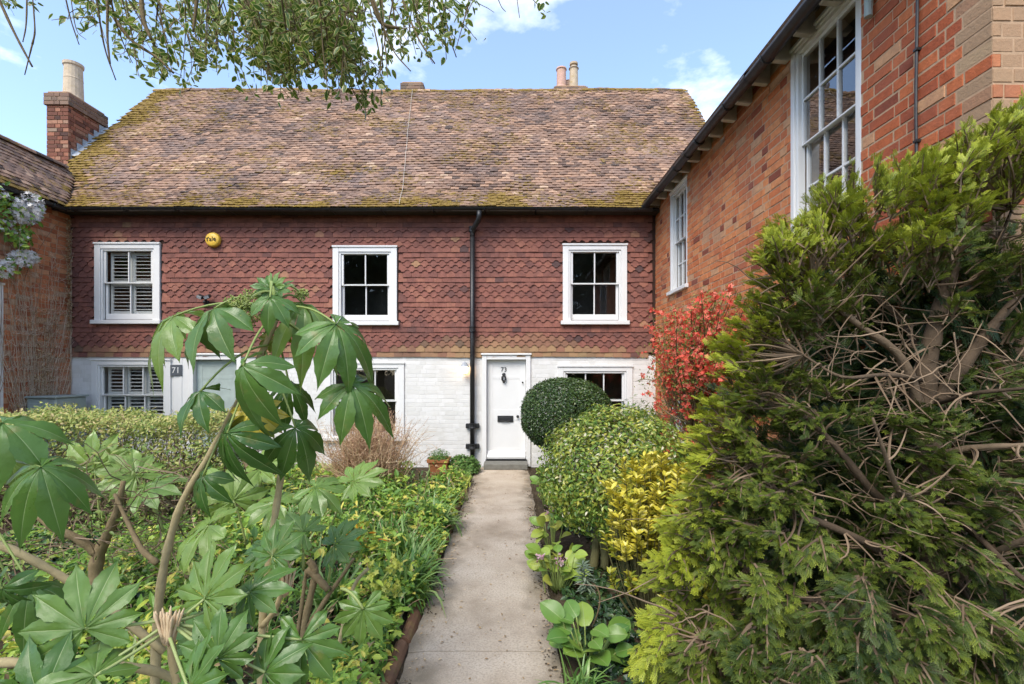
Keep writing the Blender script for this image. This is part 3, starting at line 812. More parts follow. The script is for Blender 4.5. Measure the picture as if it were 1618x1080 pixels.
b.lathe([(.02, 0), (.034, .004), (.03, .02), (.012, .03)], 12, Matrix.Translation((cx, FY+.065, cz+.055)) @ Matrix.Rotation(math.radians(90), 4, 'X'))
b.tube([(cx, FY+.04, cz+.05), (cx-.03, FY+.03, cz+.01), (cx-.03, FY+.03, cz-.04), (cx, FY+.03, cz-.075), (cx+.03, FY+.03, cz-.04), (cx+.03, FY+.03, cz+.01), (cx, FY+.04, cz+.05)], [.013, .015, .018, .024, .018, .015, .013], 8)
b.lathe([(.018, 0), (.022, .01), (.01, .02)], 10, Matrix.Translation((cx, FY+.065, cz-.085)) @ Matrix.Rotation(math.radians(90), 4, 'X'))
b.build('knocker', MAT['black'], do, smooth=True)
for px, py, rr in ((819, 658, .026), (827, 604, .017)):
    b = Bag(); b.lathe([(rr, 0), (rr, .006), (rr*.4, .012), (rr*.4, .03), (rr*.9, .036), (rr*.9, .05), (rr*.4, .056)], 12, Matrix.Translation((fx(px), FY+.066, fz(py))) @ Matrix.Rotation(math.radians(90), 4, 'X'))
    b.build('door_knob' if rr > .02 else 'lock', MAT['black'], do, smooth=True)
link('door_number', text_mesh('73', .115, .003, MAT['black']), do, Matrix.Translation((fx(797), FY+.062, fz(583.5))) @ FACE)
d71 = door(DOOR71, MAT['greydoor'])
b = Bag(); cx, cz = fx(350), fz(654); b.box((cx-.12, FY+.045, cz-.05), (cx+.12, FY+.0648, cz+.05), bev=.006); b.build('letter_plate', MAT['black'], d71)
b = Bag(); b.box((fx(272)+.045, FY-.012, .03), (fx(308)-.092, FY+.01, 2.03), bev=.003); b.box((fx(287)-.03, FY-.02, .03), (fx(287)+.03, FY-.0125, 2.02), bev=.002)
b.build('boarded_panel', MAT['white'], house)
b = Bag(); b.box((fx(767), 8.62, .026), (fx(834), 8.93, .135), bev=.012); b.build('doorstep', MAT['stone'], house)
b = Bag(); b.box((fx(300), 8.62, .026), (fx(384), 8.93, .135), bev=.012); b.build('doorstep', MAT['stone'], house)

# chimneys
def chimney(x0, x1, y0, y1, z0, z1, pots, courses_cap=3, parts=True):
    b = Bag(); b.box((x0+.008, y0+.008, z0), (x1-.008, y1-.008, z1-.005)); c = b.build('chimney', MAT['mortar'], house)
    capz = z1 - .085*courses_cap
    vf = lambda u, z, v, cc: v
    tf = lambda u, z: float(np.clip(max(0, (z-(capz-z0)+.05))*4*.5, 0, .7))
    cap = 60
    brick_wall('chimney_brick', 'chimney_brickwork', c, MAT['brick_c'], (x0, y0, z0), (1, 0, 0), (0, -1, 0), x1-x0, capz-z0, cap=cap, proud=.006)
    brick_wall('chimney_brick', 'chimney_brickwork', c, MAT['brick_c'], (x1, y0, z0), (0, 1, 0), (1, 0, 0), y1-y0, capz-z0, cap=cap, proud=.006, first=1)
    brick_wall('chimney_brick', 'chimney_brickwork', c, MAT['brick_c'], (x0, y1, z0), (0, -1, 0), (-1, 0, 0), y1-y0, capz-z0, cap=0, proud=.006, first=1)
    e = .035
    brick_wall('cap_brick', 'cap_brickwork', c, MAT['brick_c'], (x0-e, y0-e, capz), (1, 0, 0), (0, -1, 0), x1-x0+2*e, z1-capz, cap=20, proud=.006, tipf=lambda u, z: .6)
    brick_wall('cap_brick', 'cap_brickwork', c, MAT['brick_c'], (x1+e, y0-e, capz), (0, 1, 0), (1, 0, 0), y1-y0+2*e, z1-capz, cap=20, proud=.006, first=1, tipf=lambda u, z: .6)
    q = Bag(); q.box((x0-e+.004, y0-e+.004, capz+.002), (x1+e-.004, y1+e-.004, z1-.008)); q.box((x0-.01, y0-.01, z1-.007), (x1+.01, y1+.01, z1+.05), bev=.04, var=.2); q.build('chimney_cap', MAT['mortar'], c)
    for (cx, cy, r, h, style, v) in pots:
        q = Bag()
        if style == 0: prof = [(r*1.0, 0), (r*1.02, h*.05), (r*.96, h*.1), (r*.9, h*.55), (r*.93, h*.57), (r*.9, h*.6), (r*.86, h*.9), (r*.98, h*.93), (r*1.0, h), (r*.8, h), (r*.78, h*.8)]
        elif style == 1: prof = [(r, 0), (r, h*.1), (r*.88, h*.14), (r*.85, h*.86), (r*1.0, h*.89), (r*.95, h*.95), (r*.6, h), (r*.5, h)]
        else: prof = [(r, 0), (r*.92, h*.1), (r*.85, h*.75), (r*1.05, h*.79), (r*.8, h*.84), (r*.55, h*.86), (r*.55, h*.92), (r*.85, h*.93), (r*.85, h), (r*.2, h*1.01)]
        q.lathe(prof, 18, Matrix.Translation((cx, cy, z1+.03)), var=v); q.build('chimney_pot', MAT['pot'], c, smooth=False)
    return c
c1 = chimney(-9.76, -9.31, 10.16, 11.08, 4.6, 7.62, [(-9.53, 10.52, .185, .80, 0, .5)])
b = Bag()                                                # stepped lead flashing against the roof slope
for i in range(6):
    y = 10.20 + i*.14; p = [roof_pt(-9.24, (y-9.333)/c50+S1, .03)[0]]; z = p[0][2]
    b.box((-9.296, y, z-.15), (-9.288, y+.145, z+.17 + .02*(i % 2)))
    V = [(-9.29, y, z+.03), (-9.29, y+.145, z+.19), (-9.16, y+.145, z+.165), (-9.16, y, z+.0)]
    b.raw(V, [(0, 3, 2, 1)])
b.build('flashing', MAT['lead'], c1)
s132 = 765/13.2
chimney((636-810)/s132, (668-810)/s132, 13.2, 13.7, 8.0, 1.8+(585-131)/s132, [])
zc = 1.8+(585-137)/s132
chimney((878-810)/s132, (927-810)/s132, 13.2, 13.75, 8.0, zc, [((888-810)/s132+.02, 13.4, .15, 36/s132, 1, 1.0), ((909-810)/s132, 13.4, .135, 43/s132, 2, .3), ((900-810)/s132+.02, 13.6, .07, 22/s132, 0, .8)])
# ------------------------------------------------------------------ right-hand brick house
WX = 2.67; WY0 = 2.69
wing = thing('brick_house', (WX+2, 5.8, 0), 'tall red brick house with white sash windows on the right of the path', 'house')
# wall face at x = WX, looking towards -x; u runs along +Y from the near corner
hol = [(3.70-WY0, 4.64-WY0, 2.98, 4.86), (7.37-WY0, 8.17-WY0, 3.06, 4.78), (6.55-WY0, 8.15-WY0, .85, 2.25)]
WL = 9.05 - WY0; WH = 4.95
b = Bag(); wall_boxes(b, (WX, WY0, 0), (0, 1), (-1, 0), WL, WH, .26, [inset(h, .05) for h in hol])
wall_boxes(b, (WX+.262, WY0, 0), (1, 0), (0, -1), 5.8, 4.95, .26, [])
V = [(WX, WY0+.002, 4.95), (WX+6.06, WY0+.002, 4.95), (WX+3.03, WY0+.002, 7.7)]; V += [(x, y+.25, z) for x, y, z in V]
b.raw(V, [(0,1,2), (5,4,3), (0,3,4,1), (1,4,5,2), (2,5,3,0)])
b.box((WX+6.06, WY0, 0), (WX+6.3, 9.05, 4.95))
b.build('wall', MAT['mortar'], wing)
def vr(u, z, v, c):
    # redder between the near window and the corner, more orange towards the house
    Y = WY0 + u
    base = .36 if Y < 3.7 else .70
    nz = mnoise.noise(Vector((u*.8, z*.8, 4)))
    x = base + .16*nz + (v-.5)*.42
    if v < .03: x = .06
    if v > .955: x = .95
    elif v > .91 and c == 1: x = .08
    if Y > 3.7 and 4.5 < z < 4.95: x += .08  # high courses beyond the window lighter: sunlight put into the brick colour
    return x
def tr(u, z): return .85*max(0, min(1, (.21-u)/.05))*(.75+.25*random.random()) if z > .4 and random.random() > .12 else 0
brick_wall('brick', 'brickwork', wing, MAT['brick_r'], (WX, WY0, 0), (0, 1, 0), (-1, 0, 0), WL, WH, holes=hol, varf=vr, tipf=tr, mask=lambda p: p[2] > 2.55 and p[1] < 8.6, cap=300, wob=.003, proud=.0035, joint=.012)
def te(u, z): return .75 if random.random() > .3 else .2
brick_wall('end_brick', 'end_brickwork', wing, MAT['brick_r'], (WX, WY0, 0), (1, 0, 0), (0, -1, 0), 6.06, WH, varf=lambda u, z, v, c: .25+.4*v, tipf=te, mask=lambda p: p[2] > 2.3, cap=60, wob=.003, proud=.0035, joint=.012, first=1)
def wwin(y0, y1, z0, z1, cols, rows, **k):
    return window(wing, (WX+.028, y1, z0), (0, -1), (-1, 0), y1-y0, z1-z0, cols, rows, sash_l=.115, top=.13, bot=.13, proud=.03, archit=.055, sillh=.06, sillx=.05, **k)
wwin(3.70, 4.64, 2.98, 4.86, 3, 2, curtain=False)
wwin(7.37, 8.17, 3.06, 4.78, 3, 2)
wwin(6.55, 8.15, .85, 2.25, 4, 2)
# roof, rafter feet, gutter
b = Bag(); ang = math.atan(.88); ex, ez = 2.40, 4.80
def wr(x, h=0): return (x - h*math.sin(ang), 4.80 + (x-ex)*.88 + h*math.cos(ang))
k = 36
for i in range(k):                                     # stepped courses of tiles
    xa = ex + (WX+3.03-ex)*i/k; xb = ex + (WX+3.03-ex)*(i+1)/k
    p = [wr(xa, .05), wr(xb, .02), wr(xb, -.02), wr(xa, .0)]
    V = [(q[0], WY0-.18, q[1]) for q in p] + [(q[0], 8.9 + max(0, (q[1]-5.1))*.8, q[1]) for q in p]
    b.raw(V, [(0,1,2,3), (7,6,5,4), (0,4,5,1), (1,5,6,2), (2,6,7,3), (3,7,4,0)], var=rng.random())
top = wr(WX+3.03)
V = [(top[0], WY0-.18, top[1]), (top[0], 11, top[1]), (WX+6.4, 11, 4.7), (WX+6.4, WY0-.18, 4.7)]; V += [(x, y, z-.06) for x, y, z in V]
b.raw(V, [(0,1,2,3), (7,6,5,4), (0,4,5,1), (1,5,6,2), (2,6,7,3), (3,7,4,0)])
wroof = b.build('roof', MAT['roof'], wing)
b = Bag(); p = [wr(ex+.03, -.022), wr(WX+.2, -.022), wr(WX+.2, -.04), wr(ex+.03, -.04)]
V = [(q[0], WY0-.15, q[1]) for q in p] + [(q[0], 8.9, q[1]) for q in p]
b.raw(V, [(0,1,2,3), (7,6,5,4), (0,4,5,1), (1,5,6,2), (2,6,7,3), (3,7,4,0)]); b.build('eaves_board', MAT['soffit'], wroof)
for i in range(17):
    y = WY0 + .12 + i*.37; b = Bag(); t = .028
    a0, a1, a2, a3 = wr(ex+.05, -.042), wr(WX+.1, -.042), wr(WX+.1, -.24), wr(ex+.12, -.19)
    a4 = wr(ex+.05, -.09)
    V = [(q[0], y-t, q[1]) for q in (a0, a1, a2, a3, a4)] + [(q[0], y+t, q[1]) for q in (a0, a1, a2, a3, a4)]
    b.raw(V, [(4,3,2,1,0), (5,6,7,8,9)] + [(j, (j+1) % 5, 5+(j+1) % 5, 5+j) for j in range(5)], var=rng.random())
    b.build('rafter_foot', MAT['timber'], wroof)
gx, gz2 = 2.385, 4.745
g2, d_, s_ = gutter('gutter', wing, [(gx, WY0-.2 + i*(8.72-WY0+.2)/14, gz2 + .006*math.sin(i)) for i in range(15)], .062)
for i in range(8):
    y = WY0 + .2 + i*.82; b = Bag()
    b.tube([(gx + .068*math.cos(t), y, gz2 + .068*math.sin(t)) for t in np.linspace(math.pi, 2*math.pi, 8)], .010, 4); b.build('gutter_bracket', MAT['black'], g2)
for y in (3.2, 4.9, 6.6):
    b = Bag(); b.tube([(gx, y-.05, gz2-.004), (gx, y+.05, gz2-.004)], .067, 14, cap=False); b.build('gutter_joint', MAT['black'], g2)
b = Bag(); b.tube([(WX-.02, 3.17 + .006*math.sin(z*4), z) for z in np.linspace(.4, 4.85, 24)], .009, 6); b.build('cable', MAT['black'], wing)
for z in (3.3, 3.9, 4.5):
    b = Bag(); b.box((WX-.034, 3.155, z-.008), (WX+.0, 3.185, z+.008)); b.build('cable_clip', MAT['black'], wing)
b = Bag(); b.tube([(WX-.05, 3.56, 4.40), (WX-.05, 3.56, 4.8)], .028, 10); b.build('overflow_pipe', MAT['meter'], wing)

# ------------------------------------------------------------------ left-hand brick cottage
lw = thing('brick_cottage', (-8.9, 6.8, 0), 'orange brick cottage with low tiled roof at the left edge', 'house')
LX = fx(113)
hl = [(6.6-4.5, 7.80-4.5, .9, 3.2)]
b = Bag(); wall_boxes(b, (LX, 4.5, 0), (0, 1), (1, 0), 4.5-.001, 4.78, .26, [inset(h, .05) for h in hl])
b.box((-10.9, 4.5, 0), (LX-.262, 4.74, 4.6)); b.box((-10.9, 4.742, 0), (-10.65, 9.2, 4.3))
b.build('wall', MAT['mortar'], lw)
brick_wall('brick', 'brickwork', lw, MAT['brick_l'], (LX, 4.5, 0), (0, 1, 0), (1, 0, 0), 4.5, 4.74, holes=hl, mask=lambda p: p[1] > 7.7, cap=300, proud=.007)
window(lw, (LX-.02, 6.6, .9), (0, 1), (1, 0), 1.20, 2.3, 2, 2, sash_l=.13, top=.13, bot=.15, proud=.03, archit=.06, sillh=.06)
R = []; P = []; tid = []; var = []; tip = []; nr = []
pit = math.atan(1.31); Lr = .82/math.cos(pit)
for k in range(int(Lr/.098)+1):
    for i in range(int(5.4/.166)):
        y = 4.35 + i*.166 + (.083 if k % 2 else 0); s = k*.098 + rng.normal(0, .005)
        x = -8.05 - s*math.cos(pit); z = 4.76 + s*math.sin(pit)
        zm = E0[1] + (y-E0[0])*math.tan(math.radians(45))
        if zm > z + .05: continue
        h = .012 + .02*mnoise.noise(Vector((y*.6, s*2, 0))) + max(0, rng.normal(0, .003))
        P.append((x + h*math.sin(pit), y, z + h*math.cos(pit)))
        Rm = np.array(Matrix.Rotation(math.radians(90), 3, 'Z') @ Matrix.Rotation(pit - math.radians(5), 3, 'X') @ Matrix.Rotation(rng.normal(0, .015), 3, 'Z') @ Matrix.Rotation(rng.normal(0, .01), 3, 'Y'))
        R.append(Rm); tid.append(rng.integers(0, 4)); var.append(np.clip(.42+rng.normal(0, .2), 0, 1)); nr.append((math.sin(pit), 0, math.cos(pit)))
        tip.append(np.clip(.06 + .12*rng.normal() + .3*max(0, 1-s/.2), 0, .5))
b = Bag()
V = [(-8.07, 4.35, 4.73), (-8.07, 9.0, 4.73), (-8.89, 9.9, 5.80), (-8.89, 4.35, 5.80), (-11, 4.35, 4.3), (-11, 9.9, 4.3)]
V += [(x, y, z-.05) for x, y, z in V]
b.raw(V, [(0,1,2,3), (3,2,5,4), (7,6,9,8), (8,9,10,11), (0,6,7,1), (0,3,9,6), (3,4,10,9)])
lroof = b.build('roof', MAT['soffit'], lw)
pieces('roof_tile', 'roof_tiling', lroof, MAT['roof'], RT, tid, np.array(R), np.array(P), np.array(var), np.array(tip), nrm=np.array(nr), cap=200)
for i in range(16):
    y = 4.4 + i*.325; M = Matrix.Translation((-8.89, y, 5.80)) @ Matrix.Rotation(math.radians(90), 4, 'Z') @ Matrix.Rotation(rng.normal(0, .015), 4, 'Y')
    link('ridge_tile', RG.mesh('ridge_tile', round(float(rng.random()), 1), MAT['roof'], float(np.clip(rng.normal(.05, .1), 0, .5))), lroof, M)
g3, d_, s_ = gutter('gutter', lw, [(-7.99, 4.4 + i*4.25/8, 4.70) for i in range(9)], .06)
for i in range(5):
    y = 4.8 + i*.9; b = Bag(); b.tube([(-7.99 + .066*math.cos(t), y, 4.70 + .066*math.sin(t)) for t in np.linspace(math.pi, 2*math.pi, 8)], .009, 4); b.box((-8.21, y-.012, 4.68), (-8.05, y+.012, 4.70)); b.build('gutter_bracket', MAT['black'], g3)

# ------------------------------------------------------------------ things fixed to the walls
al = thing('alarm_box', (fx(341), FY-.03, fz(392)), 'round yellow burglar alarm box high on the tile-hung wall', 'alarm box')
XA = Matrix.Translation((fx(341), FY-.02, fz(380))) @ Matrix.Rotation(math.radians(90), 4, 'X')
b = Bag(); b.lathe([(.128, 0), (.135, .01), (.135, .05), (.125, .075), (.105, .088), (.05, .096), (.001, .098)], 28, XA); b.build('cover', MAT['yellow'], al, smooth=True)
b = Bag(); b.lathe([(.10, -.02), (.10, .0)], 16, XA); b.build('back_plate', MAT['black'], al)
link('lettering', text_mesh('Yale', .115, .003, MAT['dark_text']), al, Matrix.Translation((fx(340), FY-.122, fz(380))) @ FACE @ Matrix.Rotation(math.radians(4), 4, 'Z'))
sl = thing('security_light', (fx(330), FY-.03, fz(485)), 'small black twin-headed security light on the tile-hung wall', 'wall light')
b = Bag(); b.box((fx(330)-.04, FY-.07, fz(484)), (fx(330)+.04, FY-.005, fz(475)), bev=.01); b.tube([(fx(330), FY-.05, fz(477)), (fx(330), FY-.10, fz(471))], .018, 8); b.build('bracket', MAT['black'], sl)
for s in (-1, 1):
    b = Bag(); X = Matrix.Translation((fx(330)+s*.062, FY-.12, fz(470))) @ Matrix.Rotation(s*-.35, 4, 'Y') @ Matrix.Rotation(.45, 4, 'X')
    b.box((-.055, -.05, -.032), (.055, .04, .032), X=X, bev=.012); b.build('lamp_head', MAT['black'], sl)
    b = Bag(); b.box((-.042, -.0535, -.021), (.042, -.0505, .021), X=X); b.build('lens', MAT['lead'], sl)
b = Bag(); b.lathe([(.012, -.05), (.026, -.04), (.03, -.02), (.022, 0)], 10, Matrix.Translation((fx(330), FY-.11, fz(476)))); b.build('sensor', MAT['black'], sl)
ns_ = thing('house_number_sign', (fx(281), FY-.02, fz(594)), 'square slate grey plate with white house number 71', 'number plate')
b = Bag(); b.box((fx(271.8), FY-.034, fz(593.5)), (fx(290.2), FY-.0205, fz(576)), bev=.003); b.build('plate', MAT['plate'], ns_)
link('lettering', text_mesh('71', .155, .003, MAT['white']), ns_, Matrix.Translation((fx(281), FY-.037, fz(585))) @ FACE)
ln = thing('wall_lantern', (fx(736), FY, fz(589)), 'small lit wall lantern with pitched metal hood beside the front door', 'lantern')
lx, lz = fx(736), fz(580)
b = Bag(); b.box((lx-.03, FY-.022, lz-.09), (lx+.03, FY-.004, lz+.09), bev=.006); b.tube([(lx, FY-.02, lz+.06), (lx, FY-.07, lz+.10), (lx, FY-.11, lz+.085)], .01, 6); b.build('bracket', MAT['lead'], ln)
b = Bag(); b.lathe([(.085, 0), (.08, .012), (.035, .075), (.03, .078), (.012, .095), (.005, .11)], 8, Matrix.Translation((lx, FY-.11, lz+.005))); b.build('hood', MAT['lead'], ln)
b = Bag(); b.lathe([(.03, -.115), (.042, -.11), (.058, -.0), (.05, .004)], 8, Matrix.Translation((lx, FY-.11, lz))); b.build('lamp_glass', MAT['lamp'], ln)
b = Bag(); b.lathe([(.015, -.13), (.045, -.122), (.045, -.116)], 8, Matrix.Translation((lx, FY-.11, lz))); b.build('base', MAT['lead'], ln)
mbx = thing('meter_box', (-7.85, 8.45, 0), 'grey green metal meter cabinet standing against the left cottage', 'meter box')
c = at(113, 642, 8.4)
b = Bag(); b.box((LX+.02, 8.15, 0), (LX+.52, 8.75, 1.33), bev=.02); bo = b.build('cabinet', MAT['meter'], mbx)
b = Bag(); b.box((LX+.0, 8.12, 1.331), (LX+.54, 8.78, 1.365), bev=.01); b.build('lid', MAT['meter'], mbx)
b = Bag(); b.box((LX+.06, 8.135, .15), (LX+.48, 8.149, 1.25), bev=.005); b.build('cabinet_door', MAT['meter'], mbx)

# path edging: rounded clay lengths, half sunk
a_ = np.linspace(0, math.pi, 8); V = []
for yy in (0, 1): V += [(.052*math.cos(t), yy, .085*math.sin(t)-.035) for t in a_]
EDG = Tpl(V, [(j, 8+j, 9+j, j+1) for j in range(7)] + [tuple(range(8)), tuple(range(15, 7, -1))])
MAT['edging'] = var_mat('mossy_clay_edging', [(0, (.20,.10,.06)), (.6, (.29,.155,.09)), (1, (.34,.27,.12))], .9, .15, (18, .3), (60, .5, .004), stain=(6, (.26,.22,.07), .5, .7, .6))
pe = thing('path_edging', (-.72, 5.4, 0), 'low row of rounded clay edging lengths along the left of the path', 'edging')
y = 2.35
while y < 8.4:
    ln_ = rng.uniform(.38, .52)
    M = Matrix.Translation((-.715 + rng.normal(0, .012), y, rng.normal(.014, .006) - (.022 if y > 3.5 else 0))) @ Matrix.Rotation(rng.normal(0, .03), 4, 'Z') @ Matrix.Diagonal((1, ln_-.02, 1, 1))
    link('edging_length', EDG.mesh('edging_length', .2+.1*round(7*float(rng.random())), MAT['edging']), pe, M); y += ln_
# ------------------------------------------------------------------ planting: shapes and foliage materials
def leaf_mat(name, stops, rough=.42, spec=.4, tip=None, trans=.25, mottle=(30, .18), bump=None, stain=None, rvar=None, tipvar=False):
    return var_mat(name, stops, rough, spec, mottle, bump, tip, trans, stain, rvar, tipvar)
MAT['bark'] = var_mat('brown_bark', [(0, (.13,.095,.05)), (.5, (.25,.185,.10)), (1, (.38,.29,.17))], .9, .12, (25, .35), (70, .8, .006))
MAT['bark_dark'] = var_mat('dark_cypress_bark', [(0, (.075,.052,.035)), (.5, (.13,.092,.06)), (1, (.20,.145,.095))], .9, .12, (25, .35), (70, .8, .006))
MAT['bark_pale'] = var_mat('pale_tan_bark', [(0, (.40,.31,.15)), (1, (.56,.45,.25))], .8, .15, (25, .3), (60, .5, .005))
MAT['bark_green'] = var_mat('mossy_bark', [(0, (.10,.10,.045)), (1, (.20,.18,.08))], .9, .12, (18, .4), (50, .8, .006))
MAT['twig_pale'] = var_mat('pale_dry_twig', [(0, (0.360,0.252,0.168)), (.5, (0.552,0.432,0.312)), (1, (0.720,0.600,0.468))], .85, .12, None)
MAT['twig'] = var_mat('brown_twig', [(0, (.10,.065,.04)), (.5, (.18,.125,.08)), (1, (.29,.21,.14))], .85, .12, None)
MAT['twig_dry'] = var_mat('dry_straw_twig', [(0, (0.286,0.162,0.098)), (.5, (0.468,0.297,0.182)), (1, (0.650,0.486,0.294))], .85, .12, None)
MAT['stalk'] = var_mat('green_stalk', [(0, (.13,.19,.04)), (.5, (.24,.30,.08)), (1, (.38,.42,.16))], .45, .35, None)
MAT['fatsia'] = leaf_mat('glossy_fatsia_leaf', [(0, (0.037,0.102,0.017)), (.3, (0.069,0.162,0.024)), (.6, (0.125,0.240,0.042)), (.8, (0.225,0.336,0.060)), (.92, (0.400,0.444,0.060)), (1, (0.625,0.504,0.060))], .30, .5, (.42,.50,.22), .22, (7, .32), (26, .35, .008), (16, (.22,.20,.05), .60, .74, .6), (11, .26, .52))
MAT['hedge'] = leaf_mat('variegated_hedge_leaf', [(0, (0.091,0.163,0.035)), (.3, (0.182,0.263,0.056)), (.55, (0.312,0.362,0.084)), (.8, (0.468,0.463,0.140)), (1, (0.598,0.475,0.224))], .45, .35)
MAT['box'] = leaf_mat('dark_clipped_leaf', [(0, (.018,.042,.010)), (.5, (.040,.080,.016)), (.85, (.075,.125,.026)), (1, (.14,.19,.05))], .32, .5, None, .12)
MAT['pittos'] = leaf_mat('variegated_shrub_leaf', [(0, (0.065,0.144,0.024)), (.3, (0.143,0.240,0.036)), (.55, (0.260,0.348,0.054)), (.8, (0.442,0.444,0.060)), (.93, (0.598,0.528,0.120)), (1, (0.650,0.600,0.408))], .33, .5)
MAT['euon'] = leaf_mat('golden_euonymus_leaf', [(0, (.30,.36,.04)), (.3, (.52,.48,.05)), (.7, (.70,.60,.07)), (1, (.78,.70,.20))], .36, .45, (.22,.32,.04))
MAT['quince_leaf'] = leaf_mat('young_quince_leaf', [(0, (.12,.17,.03)), (1, (.30,.33,.08))], .5, .3)
MAT['quince'] = leaf_mat('coral_red_petal', [(0, (.64,.06,.04)), (.5, (.80,.13,.08)), (1, (.86,.28,.19))], .5, .3, None, .3)
MAT['conifer'] = leaf_mat('cypress_spray', [(0, (0.017,0.038,0.011)), (.4, (0.038,0.079,0.018)), (.7, (0.078,0.138,0.024)), (1, (.23,.30,.035))], .5, .3, (.54,.54,.04), .25, tipvar=True)
MAT['holly'] = leaf_mat('variegated_holly_leaf', [(0, (0.052,0.112,0.017)), (.5, (0.117,0.213,0.029)), (1, (0.260,0.338,0.054))], .33, .5, (.56,.54,.20), .45)
MAT['ever'] = leaf_mat('dark_evergreen_leaf', [(0, (.02,.045,.012)), (1, (.06,.10,.025))], .4, .4, None, .1)
MAT['ground_leaf'] = leaf_mat('mixed_green_leaf', [(0, (0.063,0.146,0.026)), (.35, (0.163,0.308,0.043)), (.65, (0.311,0.471,0.065)), (.85, (0.529,0.585,0.086)), (1, (0.765,0.650,0.130))], .42, .4)
MAT['ivy'] = leaf_mat('ivy_leaf', [(0, (.016,.045,.014)), (.6, (.035,.08,.024)), (1, (.10,.15,.04))], .35, .45, None, .12)
MAT['bluebell'] = leaf_mat('strap_leaf', [(0, (0.088,0.210,0.047)), (.5, (0.176,0.330,0.070)), (1, (0.421,0.510,0.187))], .35, .5)
MAT['bergenia'] = leaf_mat('leathery_bergenia_leaf', [(0, (0.084,0.196,0.033)), (.5, (0.168,0.299,0.050)), (.8, (0.336,0.437,0.066)), (1, (0.504,0.506,0.088))], .36, .45, (.30,.38,.14), .25, (10, .15), (20, .2, .006))
MAT['feather'] = leaf_mat('ferny_leaf', [(0, (.06,.15,.03)), (1, (.17,.29,.06))], .5, .3)
MAT['grey_leaf'] = leaf_mat('blue_grey_leaf', [(0, (.16,.21,.14)), (1, (.30,.36,.25))], .55, .3)
MAT['pink'] = leaf_mat('pale_pink_petal', [(0, (.60,.28,.36)), (1, (.78,.58,.62))], .6, .2, None, .3)
MAT['white_petal'] = leaf_mat('white_petal', [(0, (.76,.70,.66)), (1, (.88,.84,.78))], .6, .2, None, .3)
MAT['lime_petal'] = leaf_mat('lime_petal', [(0, (.42,.46,.06)), (1, (.60,.62,.16))], .55, .25, None, .3)
MAT['orange_petal'] = leaf_mat('orange_petal', [(0, (.62,.20,.02)), (1, (.74,.42,.04))], .55, .25, None, .3)
MAT['dry'] = leaf_mat('withered_leaf', [(0, (0.240,0.144,0.072)), (.6, (0.432,0.300,0.156)), (1, (0.660,0.504,0.312))], .8, .15, None, .15)
MAT['berry'] = leaf_mat('green_flower_bud', [(0, (.20,.26,.05)), (1, (.40,.43,.13))], .6, .25, None, .0)
MAT['frost_white'] = MAT['white_petal']

def simple_leaf(w=.24, fold=.10, curl=.10):
    V = [(0,0,0), (.30,w*.85,fold), (.36,0,0), (.30,-w*.85,fold), (.62,w*.9,fold-curl*.4), (.68,0,-curl*.35), (.62,-w*.9,fold-curl*.4), (1,0,-curl)]
    F = [(0,2,1), (0,3,2), (1,2,5,4), (2,3,6,5), (4,5,7), (5,6,7)]
    return Tpl(V, F)
LF = simple_leaf(); LF_N = simple_leaf(.13, .05, .14); LF_R = simple_leaf(.36, .08, .12)
def lobed_leaf(lobes=5, r0=.5):
    V = [(0,0,0)]; A = np.linspace(-2.2, 2.2, lobes*2+1)
    for i, a in enumerate(A):
        r = (1.0 - .28*abs(a)/2.2) if i % 2 else r0
        V.append((r*math.cos(a)*.75+.15, r*math.sin(a)*.62, -.10*r*r + (.05 if i % 2 == 0 else 0)))
    return Tpl(V, [(0, i, i+1) for i in range(1, len(V)-1)])
LF_L = lobed_leaf(5, .55); LF_T = lobed_leaf(3, .6)
def margin_leaf(w=.27):                        # green centre, pale margin
    k = 5; V = []; tip = []
    for i in range(k):
        t = (i)/(k-1); ww = w*math.sin(math.pi*min(1, .08+.92*t)**.85)*(1 if t < 1 else 0) + .01
        for q, tp in ((1, 1), (.72, 1), (.66, 0), (0, 0), (-.66, 0), (-.72, 1), (-1, 1)):
            V.append((t, ww*q, .12*abs(q)*w - .12*t*t)); tip.append(tp)
    F = [(i*7+j, (i+1)*7+j, (i+1)*7+j+1, i*7+j+1) for i in range(k-1) for j in range(6)]
    return Tpl(V, F, tip)
HOLLY = margin_leaf()
def blade(w=.035, bend=.5, seg=5):             # strap leaf, base at 0, rises along x then arches over
    V = []; tip = []; 
    for i in range(seg+1):
        t = i/seg; ww = w*(1-.15*(1-t))*(1-t**3) + .001
        x = t*math.cos(bend*t*1.2); z = -bend*.55*t*t
        V += [(x, -ww, z+.25*ww), (x, 0, z), (x, ww, z+.25*ww)]
    F = [(3*i+j, 3*i+j+1, 3*i+j+4, 3*i+j+3) for i in range(seg) for j in range(2)]
    return Tpl(V, F)
BL = [blade(.03, .35), blade(.036, .7), blade(.028, 1.05)]
